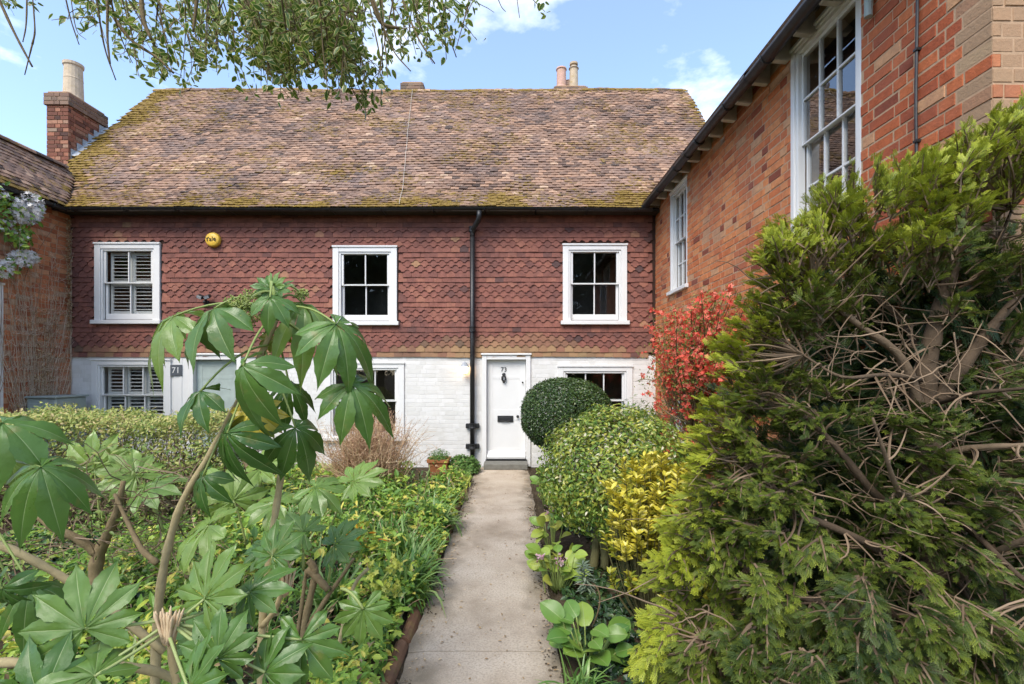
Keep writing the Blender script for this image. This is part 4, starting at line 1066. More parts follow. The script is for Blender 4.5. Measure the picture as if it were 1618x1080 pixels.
def frond():                                   # flat cypress spray with bright tips
    r = np.random.default_rng(5); V = []; F = []; tip = []
    def bl(p, d, ln, w, t0, t1):
        w = w*.72
        d = np.array(d)/np.linalg.norm(d); sd = np.array([-d[1], d[0], 0]); p = np.array(p); n = len(V)
        zz = r.uniform(-.05, .05)
        V.extend([tuple(p), tuple(p+d*ln*.45+sd*w+(0,0,zz*.4)), tuple(p+d*ln+(0,0,zz)), tuple(p+d*ln*.45-sd*w+(0,0,zz*.4))]); tip.extend([t0, (t0+t1)/2, t1, (t0+t1)/2]); F.append((n, n+1, n+2, n+3))
    bl((0,0,0), (1,0,0), 1.0, .05, 0, .9)
    for i in range(5):
        t = .10 + .17*i; s = 1 if i % 2 else -1; ln = .52*(1-t*.55)
        for s in (1, -1):
            a = (.95, s*.85)
            bl((t,0,0), (a[0], a[1], 0), ln, .06, t*.3, .35+.5*t)
            q = (t+ln*.45*.74, s*ln*.45*.66, 0)
            bl(q, (1, s*.1, 0), ln*.5, .05, .2, .4+.5*t)
    V = [(x, y, z - .18*x*x - .12*abs(y)) for x, y, z in V]
    return Tpl(V, F, tip)
FROND = frond()
def star(k=5, w=.34):                          # small open flower
    V = [(0,0,0)]; F = []
    for i in range(k):
        a = 2*math.pi*i/k; n = len(V)
        V += [(.55*math.cos(a-w), .55*math.sin(a-w), .16), (math.cos(a), math.sin(a), .22), (.55*math.cos(a+w), .55*math.sin(a+w), .16)]
        F.append((0, n, n+1, n+2))
    return Tpl(V, F)
STAR = star(); STAR_W = star(5, .55)
def ball(k=6):
    V = [(0,0,-1)] + [(math.cos(a)*c, math.sin(a)*c, s) for c, s in ((.8,-.55), (.95,.25)) for a in np.linspace(0, 2*math.pi, k, endpoint=False)] + [(0,0,1)]
    F = [(0, 1+(j+1) % k, 1+j) for j in range(k)] + [(1+j, 1+(j+1) % k, 1+k+(j+1) % k, 1+k+j) for j in range(k)] + [(1+k+j, 1+k+(j+1) % k, 2*k+1) for j in range(k)]
    return Tpl(V, F)
BALL = ball(5)

def scatter(bag, t, P, out, scale, var, up=.4, jit=.6, droop=.0, tip=None):
    """leaves at P facing roughly along out"""
    n = len(P); N = out + rdir(n)*jit + np.array([0, 0, up]); N /= np.linalg.norm(N, axis=1)[:, None]
    D = rdir(n) + out*.35 + np.array([0, 0, -droop]); D -= (D*N).sum(1)[:, None]*N*.8
    bag.add(t, frames(D, N, scale), P, var, tip)
def shell(n, c, r, thick=.22, lump=.12, fr=2.2, lo=-1.0, seed=0, flat=1.0):
    """points in the outer layer of a lumpy ellipsoid, with outward directions"""
    d = rdir(max(24, int(n*1.6))); d = d[d[:, 2] > lo][:n]
    if flat != 1.0:
        p_ = np.abs(d)**flat; d2 = d/(p_.sum(1)**(1/flat))[:, None]
    else: d2 = d
    k = 1 + lump*np.array([mnoise.noise(Vector((a*fr+seed, b_*fr, c_*fr))) + .5*mnoise.noise(Vector((a*fr*2.7, b_*fr*2.7+seed, c_*fr*2.7))) for a, b_, c_ in d])
    rr = k*(1 - np.abs(rng.normal(0, thick, len(d))))
    P = np.array(c) + d2*np.array(r)*rr[:, None]
    o = d/np.array(r); o /= np.linalg.norm(o, axis=1)[:, None]
    return P, o, rr
def curve(p0, d, L, n=6, wob=.15, grav=0.0, r=None):
    """a wandering twig"""
    p = np.array(p0, float); d = np.array(d, float); d /= np.linalg.norm(d); out = [p.copy()]
    for i in range(n):
        d = d + rng.normal(0, wob, 3) + np.array([0, 0, -grav]); d /= np.linalg.norm(d)
        p = p + d*L/n; out.append(p.copy())
    return np.array(out)
def bez(p0, p1, p2, n=10):
    p0, p1, p2 = map(np.array, (p0, p1, p2)); t = np.linspace(0, 1, n)[:, None]
    return (1-t)**2*p0 + 2*t*(1-t)*p1 + t*t*p2

def shrub(name, label, cat, base, c, r, n, leaf, mat, size, var=(.5, .2), thick=.22, lump=.12, fr=2.2, lo=-1, trunks=3, bark='bark', group=None, topvar=0.0, flat=1.0, jit=.6, inner=.25, twigs=40, trunk_r=.03, seed=0.0):
    root = thing(name, base, label, cat, group)
    b = Bag()
    for i in range(trunks):
        e = np.array(c) + rdir(1)[0]*np.array(r)*.35
        s = np.array(base) + np.array([rng.normal(0, .05), rng.normal(0, .05), -.02])
        P_ = bez(s, (s+e)/2 + rng.normal(0, .06, 3), e, 8); b.tube(P_, np.linspace(trunk_r, trunk_r*.4, 8), 7, var=rng.random())
    b.build('trunk', MAT[bark], root, smooth=True)
    if twigs:
        b = Bag()
        for i in range(twigs):
            e, o_, _ = shell(1, c, r, .05, lump, fr, lo, seed)
            if len(e) == 0: continue
            s = np.array(c) + (e[0]-np.array(c))*rng.uniform(.1, .45)
            P_ = bez(s, (s+e[0])/2 + rng.normal(0, .05, 3), e[0]*1.0, 6); b.tube(P_, np.linspace(.006, .002, 6), 4, var=rng.random())
        b.build('branch', MAT['twig'], root, kind='stuff')
    b = Bag()
    P_, o_, rr = shell(n, c, r, thick, lump, fr, lo, seed, flat)
    k = P_[:, 2] > .015; P_, o_, rr = P_[k], o_[k], rr[k]
    nz = np.array([mnoise.noise(Vector(p)*3.0) for p in P_])
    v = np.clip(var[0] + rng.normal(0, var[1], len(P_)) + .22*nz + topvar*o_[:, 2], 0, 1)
    scatter(b, leaf, P_, o_, U(*size, len(P_)), v, jit=jit)
    b.build('crown', mat, root, kind='stuff')
    return root

# ------------------------------------------------------------------ fatsia: big glossy hand-shaped leaves
def fatsia_tpl(seed, lobes=8, droop=.35, rs=.34, wf=.84):
    r = np.random.default_rng(seed); V = []; F = []; tip = []
    span = 2.35; A = np.linspace(-span, span, lobes); dl = A[1]-A[0]; st = [0, .16, .30, .38, .46, .53, .60, .67, .74, .80, .86, .92, .97, 1.0]
    for i, a in enumerate(A):
        L = (1 - .38*(abs(a)/span)**1.4)*r.uniform(.92, 1.06); dk = droop*r.uniform(.6, 1.4); base = len(V); aa = a + r.normal(0, .03)
        mw = L*math.tan(dl/2)*r.uniform(.66, .78)*wf
        for k, t in enumerate(st):
            rr = t*L
            js = rs/L
            if rr <= rs*1.02: hw = rr*math.tan(dl/2)
            else:
                q = (t - js)/(1-js); w0 = rs*math.tan(dl/2)*.88
                hw = (w0*(1-q) + 4*q*(1-q)*(mw - w0*.5)*.95)*(1-q**4) if q < 1 else .002
                hw *= (1 + .055*((k % 2)*2-1)) if k < 12 else 1
            for q_, tp in ((-1, 0), (-.5, 0), (-.045, 0), (0, 1), (.045, 0), (.5, 0), (1, 0)):
                x = rr*math.cos(aa) - q_*hw*math.sin(aa); y = rr*math.sin(aa) + q_*hw*math.cos(aa)
                z = -dk*rr*rr + .10*hw*abs(q_)**1.3*(1.2 if rr > .3 else .9) + .022*math.sin(11*rr+i*1.7)*abs(q_)**2 + .012*math.sin(23*rr+i)*abs(q_)**2 - (.006 if q_ == 0 else 0)
                V.append((x, y, z)); tip.append(tp*(1-.35*t))
        for k in range(len(st)-1):
            for j in range(6): F.append((base+k*7+j, base+(k+1)*7+j, base+(k+1)*7+j+1, base+k*7+j+1))
    return Tpl(V, F, tip)
FAT = [fatsia_tpl(s, 9 if s % 2 else 8, d) for s, d in ((1, .25), (2, .45), (3, .65), (4, .9), (5, .15), (6, .5))]
FAT += [fatsia_tpl(20+s, 7+s % 2, d, .38, .90) for s, d in ((0, 1.2), (1, 1.5), (2, 1.9), (3, 2.3))]      # 6..9 hang down
def fleaf(root, J, ang, size, nrm=(0, -.6, .8), depth=0.0, kind=1, var=.3, stem=None, sag=.12, pr=.006, length_px=None, pvar=.5):
    """leaf with its stalk: J junction point, ang direction of the middle lobe seen from the path, nrm facing"""
    a = math.radians(ang); D = Vector((math.cos(a), depth, math.sin(a))).normalized()
    N = Vector(nrm).normalized(); N = (N - D*N.dot(D)).normalized(); Yv = N.cross(D)
    M = Matrix(((D.x*size, Yv.x*size, N.x*size, J[0]), (D.y*size, Yv.y*size, N.y*size, J[1]), (D.z*size, Yv.z*size, N.z*size, J[2]), (0, 0, 0, 1)))
    lf = link('leaf', FAT[kind].mesh('leaf', float(np.clip(var + rng.normal(0, .07), 0, 1)), MAT['fatsia'], None, True), root, M)
    if stem is not None:
        b = Bag(); s = np.array(stem); e = np.array(J); mid = (s+e)/2 + np.array([0, 0, sag])
        b.tube(bez(s, mid, e, 10), np.linspace(pr*1.25, pr, 10), 6, var=pvar); b.build('leaf_stalk', MAT['stalk'], lf, smooth=True)
    return lf
def stem_obj(root, pts, r, mat='bark_pale', name='stem', n=8, var=.5):
    b = Bag(); P_ = np.array([tuple(p) for p in pts], float)
    # smooth through the points
    t = np.linspace(0, len(P_)-1, (len(P_)-1)*5+1); Q = np.stack([np.interp(t, range(len(P_)), P_[:, k]) for k in range(3)], 1)
    for _ in range(3): Q[1:-1] = (Q[:-2] + 2*Q[1:-1] + Q[2:])/4
    rr = np.interp(t, range(len(P_)), r) if np.ndim(r) else np.full(len(Q), r)
    rr = rr*(1 + .10*np.sin(np.arange(len(Q))*1.9))
    b.tube(Q, rr, n, var=var); return b.build(name, MAT[mat], root, smooth=True)
def umbel(root, C, R, n, stalk_from=None, mat='berry'):
    b = Bag(); s = Bag(); C = np.array(C)
    if stalk_from is not None: s.tube(bez(stalk_from, (np.array(stalk_from)+C)/2+np.array([0, 0, .06]), C, 8), .005, 5, var=.6)
    for i in range(n):
        c = C + rdir(1)[0]*R*rng.uniform(.25, 1.0)*np.array([1, 1, .9]); s.tube([C, c], .0022, 3, var=rng.random())
        k = 12; d = rdir(k); q = c + d*.019
        for z in q: s.tube([c, z], .001, 3, cap=False, var=.8)
        b.add(BALL, np.tile(np.eye(3)*.0042, (k, 1, 1)), q, rng.random(k))
    u = b.build('flower_head', MAT[mat], root, kind='stuff'); s.build('flower_stalk', MAT['stalk'], root, kind='stuff')

YF = 2.1
fat = thing('fatsia_plant', (-1.56, 2.12, 0), 'tall leggy fatsia with big glossy hand-shaped leaves and green flower heads', 'plant')
st_pts = [(-1.58, 2.12, -.02), at(250, 960, 2.12), at(262, 880, 2.12), at(285, 795, 2.1), at(335, 715, 2.1), at(375, 640, 2.1), at(410, 570, 2.1), at(437, 505, 2.08)]
stem_obj(fat, st_pts, [.021, .019, .017, .015, .015, .015, .014, .012])
apex = at(437, 500, 2.08); mid = at(425, 545, 2.1)
stem_obj(fat, [at(437, 505, 2.08), at(436, 470, 2.06), at(433, 452, 2.06)], [.012, .011, .009], 'stalk')
for (jx, jy, jY, ang, size, nrm, dep, kind, v, fr_) in [
    (340, 487, 1.95, 208, .28, (-.1, -.45, .9), -.15, 6, .55, (437, 478)),
    (275, 500, 2.05, 196, .29, (.0, -.55, .85), -.05, 3, .60, (437, 486)),
    (385, 578, 1.75, 245, .23, (-.1, -.65, .75), -.35, 8, .50, (437, 500)),
    (318, 618, 1.9, 200, .19, (-.1, -.5, .85), -.1, 6, .35, (425, 545)),
    (360, 684, 1.85, 250, .225, (-.2, -.75, .6), -.25, 7, .26, (405, 580)),
    (322, 752, 2.0, 228, .18, (-.3, -.7, .6), -.15, 6, .22, (372, 650)),
    (404, 648, 1.95, 285, .17, (.1, -.9, .3), -.2, 0, .93, (415, 565)),
    (468, 676, 1.95, 310, .19, (.25, -.6, .7), -.2, 8, .34, (420, 555)),
    (532, 512, 1.95, 325, .27, (.1, -.5, .85), -.15, 3, .55, (437, 490)),
    (480, 480, 2.15, 345, .27, (.05, -.3, .95), .0, 7, .60, (437, 480)),
    (556, 608, 2.0, 328, .25, (.05, -.6, .8), -.2, 3, .48, (437, 500)),
    (458, 608, 2.1, 335, .155, (.1, -.5, .8), -.1, 7, .48, (430, 520)),
    (428, 470, 1.95, 325, .14, (-.1, -.5, .85), -.3, 6, .52, (434, 455)),
    (430, 455, 2.06, 75, .10, (-.3, -.9, .2), 0, 0, .55, (433, 460)),
    (428, 456, 2.06, 135, .10, (.2, -.8, .5), -.1, 0, .45, (433, 460)),
    (440, 458, 2.06, 25, .10, (-.1, -.7, .7), -.2, 0, .50, (433, 460)),
    (418, 660, 2.2, 262, .12, (0, -.9, .3), 0, 1, .85, (428, 560)),
    (450, 522, 2.12, 300, .08, (0, -.9, .3), 0, 0, .96, (437, 510)),
    (425, 535, 2.15, 240, .08, (0, -.9, .3), 0, 0, .80, (437, 510))]:
    s_ = at(fr_[0], fr_[1], 2.09)
    fleaf(fat, at(jx, jy, jY), ang, size*.86, nrm, dep, kind, v, s_, sag=.08 if jy < 640 else .03, pr=.0042)
umbel(fat, at(385, 486, 2.0), .085, 34, at(434, 462, 2.06)); umbel(fat, at(478, 465, 2.15), .03, 9, at(434, 458, 2.06)); umbel(fat, at(412, 470, 2.1), .035, 9, at(434, 458, 2.06))

fat2 = thing('fatsia_plant', (-1.15, 2.2, 0), 'cut back fatsia with a bare tan stem and pale new leaves low in the bed', 'plant')
stem_obj(fat2, [(-1.13, 2.2, -.02), at(412, 1010, 2.2), at(425, 900, 2.2), at(433, 830, 2.2), at(444, 760, 2.2), at(450, 712, 2.2)], [.020, .018, .017, .016, .016, .013])
stem_obj(fat2, [at(414, 990, 2.2), at(440, 960, 2.15), at(455, 890, 2.1), at(452, 850, 2.1)], [.014, .012, .011, .012], 'bark_pale', 'stem')
for (jx, jy, jY, ang, size, nrm, dep, kind, v, fr_) in [
    (432, 878, 1.95, 70, .17, (-.1, -.55, .85), .3, 4, .62, (420, 960)), (425, 865, 2.3, 190, .15, (0, -.5, .9), 0, 4, .55, (428, 890)),
    (455, 720, 2.3, 20, .12, (0, -.6, .8), 0, 4, .8, (450, 714)), (575, 962, 2.0, 268, .16, (.1, -.7, .6), -.3, 0, .66, (540, 930)),
    (560, 760, 3.4, 25, .26, (-.2, -.6, .8), .2, 4, .84, (520, 840)), (500, 770, 3.3, 350, .26, (-.1, -.45, .9), 0, 5, .72, (500, 840)),
    (440, 795, 3.2, 170, .25, (.2, -.5, .9), 0, 5, .75, (480, 850)), (215, 752, 3.2, 140, .26, (.2, -.6, .8), 0, 4, .80, (260, 840)),
    (230, 770, 3.1, 20, .25, (-.1, -.5, .9), 0, 1, .70, (260, 840)), (150, 740, 3.4, 100, .30, (.1, -.8, .5), 0, 0, .76, (160, 830)),
    (330, 830, 2.8, 200, .30, (.1, -.5, .9), 0, 1, .72, (330, 890)), (410, 740, 3.6, 40, .30, (0, -.6, .8), 0, 4, .72, (420, 820)), (370, 790, 3.3, 110, .30, (0, -.6, .8), 0, 1, .78, (390, 860)),
    (530, 860, 2.6, 30, .2, (0, -.6, .8), 0, 4, .55, (520, 920)), (480, 840, 2.5, 160, .2, (0, -.5, .9), 0, 4, .66, (480, 900))]:
    fleaf(fat2, at(jx, jy, jY), ang, size, nrm, dep, kind, v, at(fr_[0], fr_[1], jY+.05), sag=.04, pvar=.7)

fat3 = thing('fatsia_plant', (-.95, 1.62, 0), 'low fatsia in the near left corner with spread leaves and dried flower buds', 'plant')
b3 = at(268, 985, 1.6)
stem_obj(fat3, [(-1.05, 1.7, -.02), (-1.1, 1.66, .5), at(275, 1050, 1.62), b3], [.016, .015, .014, .013])
stem_obj(fat3, [at(-40, 1045, 1.7), at(20, 1047, 1.7), at(140, 1045, 1.72), at(260, 1060, 1.75), at(330, 1110, 1.8)], [.016, .016, .015, .015, .015])
stem_obj(fat3, [at(-30, 850, 1.9), at(30, 872, 1.9), at(90, 905, 1.95), at(170, 955, 1.98), at(260, 1030, 2.0)], [.015, .016, .014, .016, .015])
for (jx, jy, jY, ang, size, nrm, dep, kind, v) in [
    (135, 993, 1.50, 118, .245, (.1, -.78, .65), .25, 4, .66), (325, 945, 1.62, 72, .22, (-.1, -.6, .8), .25, 4, .62), (395, 935, 1.72, 30, .17, (-.1, -.6, .8), .1, 1, .55),
    (150, 1068, 1.42, 160, .20, (.1, -.35, .95), -.1, 5, .62), (345, 1040, 1.5, 100, .18, (0, -.6, .8), .3, 4, .55), (420, 1062, 1.55, 60, .17, (0, -.6, .8), .1, 5, .52),
    (478, 1010, 1.62, 275, .20, (.1, -.75, .65), -.35, 0, .50), (70, 1110, 1.4, 100, .2, (0, -.5, .9), 0, 1, .5), (330, 1000, 1.75, 150, .16, (0, -.5, .9), 0, 1, .5), (300, 1090, 1.4, 60, .19, (0, -.5, .9), 0, 4, .58)]:
    fleaf(fat3, at(jx, jy, jY), ang, size*.9, nrm, dep, kind, v, b3 + Vector((rng.normal(0, .008), 0, rng.normal(0, .01))), sag=-.01, pr=.0045, pvar=.85)
def bud(root, C, h):                            # withered flower stalks bunched upright
    b = Bag()
    for i in range(18):
        o_ = rng.normal(0, .012, 3); e = np.array(C) + np.array([o_[0]*1.6, o_[1]*1.6, h*rng.uniform(.75, 1)])
        b.tube(bez(np.array(C)+o_*.5-np.array([0, 0, .01]), np.array(C)+np.array([o_[0]*1.2, o_[1], h*.5]), e, 6), [.006, .0055, .0045, .004, .0055, .0015], 5, var=.8+.2*rng.random())
    b.build('dried_bud', MAT['twig_dry'], root, smooth=True, kind='stuff')
MAT['bud'] = MAT['twig_dry']
bud(fat3, at(265, 1010, 1.57), .10); bud(fat2, at(452, 935, 2.0), .12)

fat4 = thing('fatsia_plant', (-2.1, 1.95, 0), 'fatsia leaning in from the left edge with drooping dark green leaves', 'plant')
b4 = at(-60, 720, 1.8)
stem_obj(fat4, [(-2.05, 1.9, -.02), at(-90, 1000, 1.85), at(-80, 850, 1.82), b4], [.02, .018, .016, .014])
for (jx, jy, jY, ang, size, nrm, dep, kind, v) in [
    (66, 738, 1.62, 325, .215, (.05, -.45, .9), -.2, 7, .34), (5, 668, 1.62, 335, .22, (.05, -.45, .9), -.1, 6, .45), (50, 925, 1.7, 340, .18, (.1, -.4, .9), 0, 7, .25),
    (5, 930, 1.65, 260, .15, (.1, -.6, .8), 0, 6, .2), (20, 730, 1.8, 300, .15, (.1, -.7, .6), 0, 1, .5), (35, 960, 1.9, 300, .12, (0, -.6, .8), 0, 0, .5)]:
    fleaf(fat4, at(jx, jy, jY), ang, size*.82, nrm, dep, kind, v+.15, b4 + Vector((rng.normal(0, .01), 0, -.1*(jy > 850))), sag=.02, pr=.0042)
# ------------------------------------------------------------------ right-hand border
c = at(896, 655, 7.5)
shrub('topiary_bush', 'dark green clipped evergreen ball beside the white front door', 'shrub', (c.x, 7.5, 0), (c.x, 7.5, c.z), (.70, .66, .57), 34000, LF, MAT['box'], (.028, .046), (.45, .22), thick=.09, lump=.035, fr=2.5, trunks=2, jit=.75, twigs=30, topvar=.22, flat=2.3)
c = at(985, 765, 4.55)
shrub('variegated_shrub', 'large rounded shrub with green and yellow mottled leaves on a bare trunk', 'shrub', (at(955, 930, 4.3).x, 4.3, 0), (1.02, 4.6, .82), (.76, .74, .64), 17000, LF, MAT['pittos'], (.028, .052), (.50, .24), thick=.14, lump=.10, fr=2.4, trunks=3, bark='bark_green', twigs=90, trunk_r=.045, lo=-.80, topvar=.05, jit=.75)
# golden euonymus: upright shoots of bright leaves
eu = thing('golden_shrub', (1.02, 3.4, 0), 'bright golden yellow euonymus in front of the mottled shrub', 'shrub')
b = Bag(); s = Bag()
for i in range(230):
    e = np.array([rng.uniform(.66, 1.40), 3.4 + rng.uniform(-.32, .25), 0]); h = 1.25 - 1.1*((e[0]-1.02)/.55)**2*.5 - .35*((e[1]-3.4)/.4)**2
    e[2] = h*rng.uniform(.62, 1.0) if rng.random() < .75 else h*rng.uniform(.25, .7)
    base = np.array([1.02 + (e[0]-1.02)*.25, 3.4, .0]); Q = bez(base, (base+e)/2 + np.array([(e[0]-1.02)*.2, 0, -.05]), e, 8)
    s.tube(Q, np.linspace(.007, .003, 8), 4, var=rng.random())
    d = Q[-1]-Q[-3]; d /= np.linalg.norm(d)
    m = 24; t = rng.random(m)**.7; pp = e - d*(1-t)[:, None]*.15
    a = rng.uniform(0, 6.28, m); sd = np.stack([np.cos(a), np.sin(a), np.zeros(m)], 1)
    D = sd*.9 + d*(.35+.6*t)[:, None]; N = d + rng.normal(0, .25, (m, 3)) - sd*.2
    nz = .55 + .2*rng.normal(0, 1, m) - (.3 if e[2] < .65 else 0)
    b.add(LF_R if False else LF, frames(D, N, U(.04, .07, m)), pp, np.clip(nz, 0, 1), None)
s.build('branch', MAT['bark_green'], eu, kind='stuff'); b.build('crown', MAT['euon'], eu, kind='stuff')

shrub('leafy_shrub', 'small fresh green shrub under the right-hand ground floor window', 'shrub', (1.92, 7.6, 0), (1.92, 7.6, .72), (.50, .4, .62), 3200, LF_N, MAT['feather'], (.05, .09), (.6, .25), thick=.25, lump=.2, trunks=3, twigs=25)

# coral quince trained on the right-hand wall
q = thing('flowering_quince', (2.36, 6.4, 0), 'coral red flowering quince trained against the brick wall', 'shrub')
qb = Bag(); QB = np.array([2.38, 6.4, 0.0])
stem_obj(q, [(2.40, 6.45, -.02), (2.42, 6.42, .6), (2.38, 6.4, 1.1), (2.36, 6.3, 1.6), (2.38, 6.2, 2.2)], [.10, .085, .07, .055, .03], 'bark_green', 'trunk', 9)
stem_obj(q, [(2.40, 6.55, -.02), (2.36, 6.7, .5), (2.3, 6.9, 1.0), (2.28, 7.1, 1.5)], [.05, .045, .035, .02], 'bark', 'trunk', 8)
ends = []
for i in range(210):
    y = rng.uniform(5.0, 7.75); z = rng.uniform(.55, 2.68) if rng.random() < .35 else rng.uniform(1.7, 2.70)
    x = 2.56 - abs(rng.normal(0, .26)) - .12*max(0, 1-abs(y-6.4)/1.2)
    if z < 1.6 and (y < 5.6): continue
    e = np.array([max(x, 1.85), y, z - .25*max(0, (y-7.2))]); s0 = np.array([2.36, 6.35 + rng.normal(0, .1), min(z*.75, rng.uniform(.8, 1.9))])
    Q = bez(s0, (s0+e)/2 + rng.normal(0, .12, 3) + np.array([-.05, 0, .1]), e, 8); Q[:, 0] = np.minimum(Q[:, 0], 2.62)
    qb.tube(Q, np.linspace(.011, .003, 8), 4, var=rng.random()*.6); ends.append(Q)
qb.build('branch', MAT['bark'], q, kind='stuff')
fb = Bag(); lb = Bag()
for Q in ends:
    for k in range(7):
        i = rng.integers(3, 8); p = Q[i] + rng.normal(0, .045, 3)
        p[0] = min(p[0], 2.6)
        if rng.random() < .7:
            m = rng.integers(3, 8); pp = p + rng.normal(0, .026, (m, 3)); N = rdir(m) + np.array([-.8, -.6, .3])
            fb.add(STAR_W, frames(rdir(m), N, U(.022, .040, m)), pp, rng.random(m))
        m = 7; pp = p + rng.normal(0, .05, (m, 3)); N = rdir(m) + np.array([-.5, -.4, .6]); lb.add(LF, frames(rdir(m), N, U(.022, .042, m)), pp, rng.random(m))
fb.build('flower', MAT['quince'], q, kind='stuff'); lb.build('crown', MAT['quince_leaf'], q, kind='stuff')

# cypress: bare inside, green sprays outside, bright tips
cy = thing('cypress_tree', (2.15, 2.45, 0), 'broad overgrown cypress with bare brown branches and yellow green tips', 'tree')
CT = lambda px, py, Y: np.array(at(px, py, Y))
stem_obj(cy, [(2.20, 2.5, -.02), CT(1478, 1000, 2.5), CT(1472, 840, 2.5), CT(1470, 700, 2.5), CT(1462, 600, 2.5), CT(1476, 520, 2.52), CT(1500, 440, 2.55), CT(1540, 330, 2.55)], [.075, .07, .062, .056, .048, .038, .03, .018], 'bark_dark', 'trunk', 10)
LIMBS = [([(1470, 700, 2.5), (1430, 560, 2.45), (1350, 510, 2.4), (1280, 440, 2.4)], .03), ([(1470, 650, 2.5), (1535, 560, 2.45), (1590, 490, 2.4), (1640, 440, 2.4)], .040),
         ([(1470, 720, 2.5), (1540, 706, 2.3), (1620, 703, 2.2), (1680, 700, 2.2)], .02), ([(1465, 600, 2.5), (1440, 520, 2.7), (1390, 470, 2.8), (1340, 450, 2.8)], .02),
         ([(1475, 860, 2.5), (1380, 780, 2.3), (1320, 700, 2.25), (1250, 640, 2.3)], .026), ([(1475, 920, 2.5), (1360, 850, 2.2), (1260, 810, 2.2), (1180, 720, 2.35)], .024),
         ([(1475, 980, 2.5), (1330, 960, 2.2), (1220, 930, 2.2), (1120, 850, 2.4)], .024), ([(1475, 940, 2.5), (1560, 880, 2.2), (1620, 850, 2.0), (1700, 830, 1.9)], .022),
         ([(1475, 800, 2.5), (1540, 840, 2.2), (1600, 900, 2.0), (1660, 950, 1.9)], .018), ([(1478, 1020, 2.5), (1360, 1050, 2.1), (1230, 1060, 2.0), (1110, 1010, 2.2)], .022),
         ([(1476, 880, 2.5), (1420, 780, 2.15), (1400, 720, 2.05), (1380, 660, 2.0)], .016), ([(1462, 590, 2.5), (1500, 500, 2.6), (1560, 430, 2.6), (1600, 330, 2.5)], .02),
         ([(1462, 600, 2.5), (1400, 590, 2.3), (1330, 600, 2.2), (1270, 560, 2.3)], .014), ([(1470, 640, 2.5), (1540, 620, 2.2), (1600, 615, 2.1), (1660, 610, 2.0)], .014)]
limb_pts = []
for pts, r in LIMBS:
    P_ = np.array([CT(*p) for p in pts]); stem_obj(cy, P_, np.linspace(r, r*.3, len(P_)), 'bark_dark', 'limb', 8, var=rng.random())
    t = np.linspace(0, 3, 20); limb_pts.append(np.stack([np.interp(t, range(4), P_[:, k]) for k in range(3)], 1))
limb_all = np.concatenate(limb_pts + [np.array([CT(1470, y, 2.5) for y in range(450, 1050, 25)])])
# outline of the tree as seen from the path, with the hollow where it has gone bare
top_edge = np.array([(1020, 1080), (1040, 930), (1085, 800), (1112, 690), (1140, 620), (1205, 540), (1190, 455), (1235, 372), (1300, 328), (1380, 285), (1450, 275), (1520, 235), (1570, 215), (1640, 175)])
def left_bound(py): return np.interp(-py, -top_edge[:, 1], top_edge[:, 0])
def in_tree(px, py):
    if px < 1195: return py > np.interp(px, top_edge[:5, 0], top_edge[:5, 1]) if px < 1140 else py > 470 + (1205-px)*1.6
    return py > np.interp(px, top_edge[6:, 0], top_edge[6:, 1])
def hollow(px, py):                              # 0..1, bare area
    h = max(0, 1 - ((px-1480)/175)**2 - ((py-560)/100)**2)
    h = max(h, .9*max(0, 1 - ((px-1330)/110)**2 - ((py-560)/55)**2))
    h2 = .0
    for (cx, cy_, rx, ry, k) in ((1560, 700, 90, 50, .8), (1300, 720, 60, 40, .5), (1590, 880, 70, 70, .7), (1250, 930, 90, 50, .5), (1430, 950, 90, 60, .6), (1400, 690, 60, 35, .6)):
        h2 = max(h2, k*max(0, 1 - ((px-cx)/rx)**2 - ((py-cy_)/ry)**2))
    return max(min(1, h*1.6), h2)
fb = Bag(); tb = Bag(); dead = Bag()
def bough(p, d, L, var0, bag=fb, m=11, sc=(.06, .10), tipk=1.0, twig=True, N0=None):
    d = d/np.linalg.norm(d); Q = bez(p, p + d*L*.55 + np.array([0, 0, .02]), p + d*L + np.array([0, 0, -.10*L]), 8)
    if twig: tb.tube(Q, np.linspace(.0055, .0018, 8), 3, cap=False, var=.2+.5*rng.random())
    N0 = (np.array([0, -.35, .9]) if N0 is None else N0) + rng.normal(0, .22, 3)
    sd = np.cross(N0, d); sd /= np.linalg.norm(sd)
    t = np.linspace(.12, 1.0, m); idx = t*7; pp = np.stack([np.interp(idx, range(8), Q[:, k]) for k in range(3)], 1)
    sg = np.where(np.arange(m) % 2 == 0, 1, -1)[:, None]
    D = d*(.75+.5*t[:, None]) + sd*sg*(.85-.55*t[:, None]) + rng.normal(0, .18, (m, 3)) + np.array([0, 0, .12])
    N = np.tile(N0, (m, 1)) + rng.normal(0, .3, (m, 3))
    bag.add(FROND, frames(D, N, U(sc[0], sc[1], m)*(1.1-.3*t)), pp + rng.normal(0, .006, (m, 3)), np.clip(var0 + rng.normal(0, .1, m), 0, 1), None)
centre = np.array([1.95, 2.5, 1.3]); cl_n = 0
def top_y(px): return np.interp(px, top_edge[6:, 0], top_edge[6:, 1]) if px > 1195 else (np.interp(px, top_edge[:5, 0], top_edge[:5, 1]) if px < 1140 else 470 + (1205-px)*1.6)
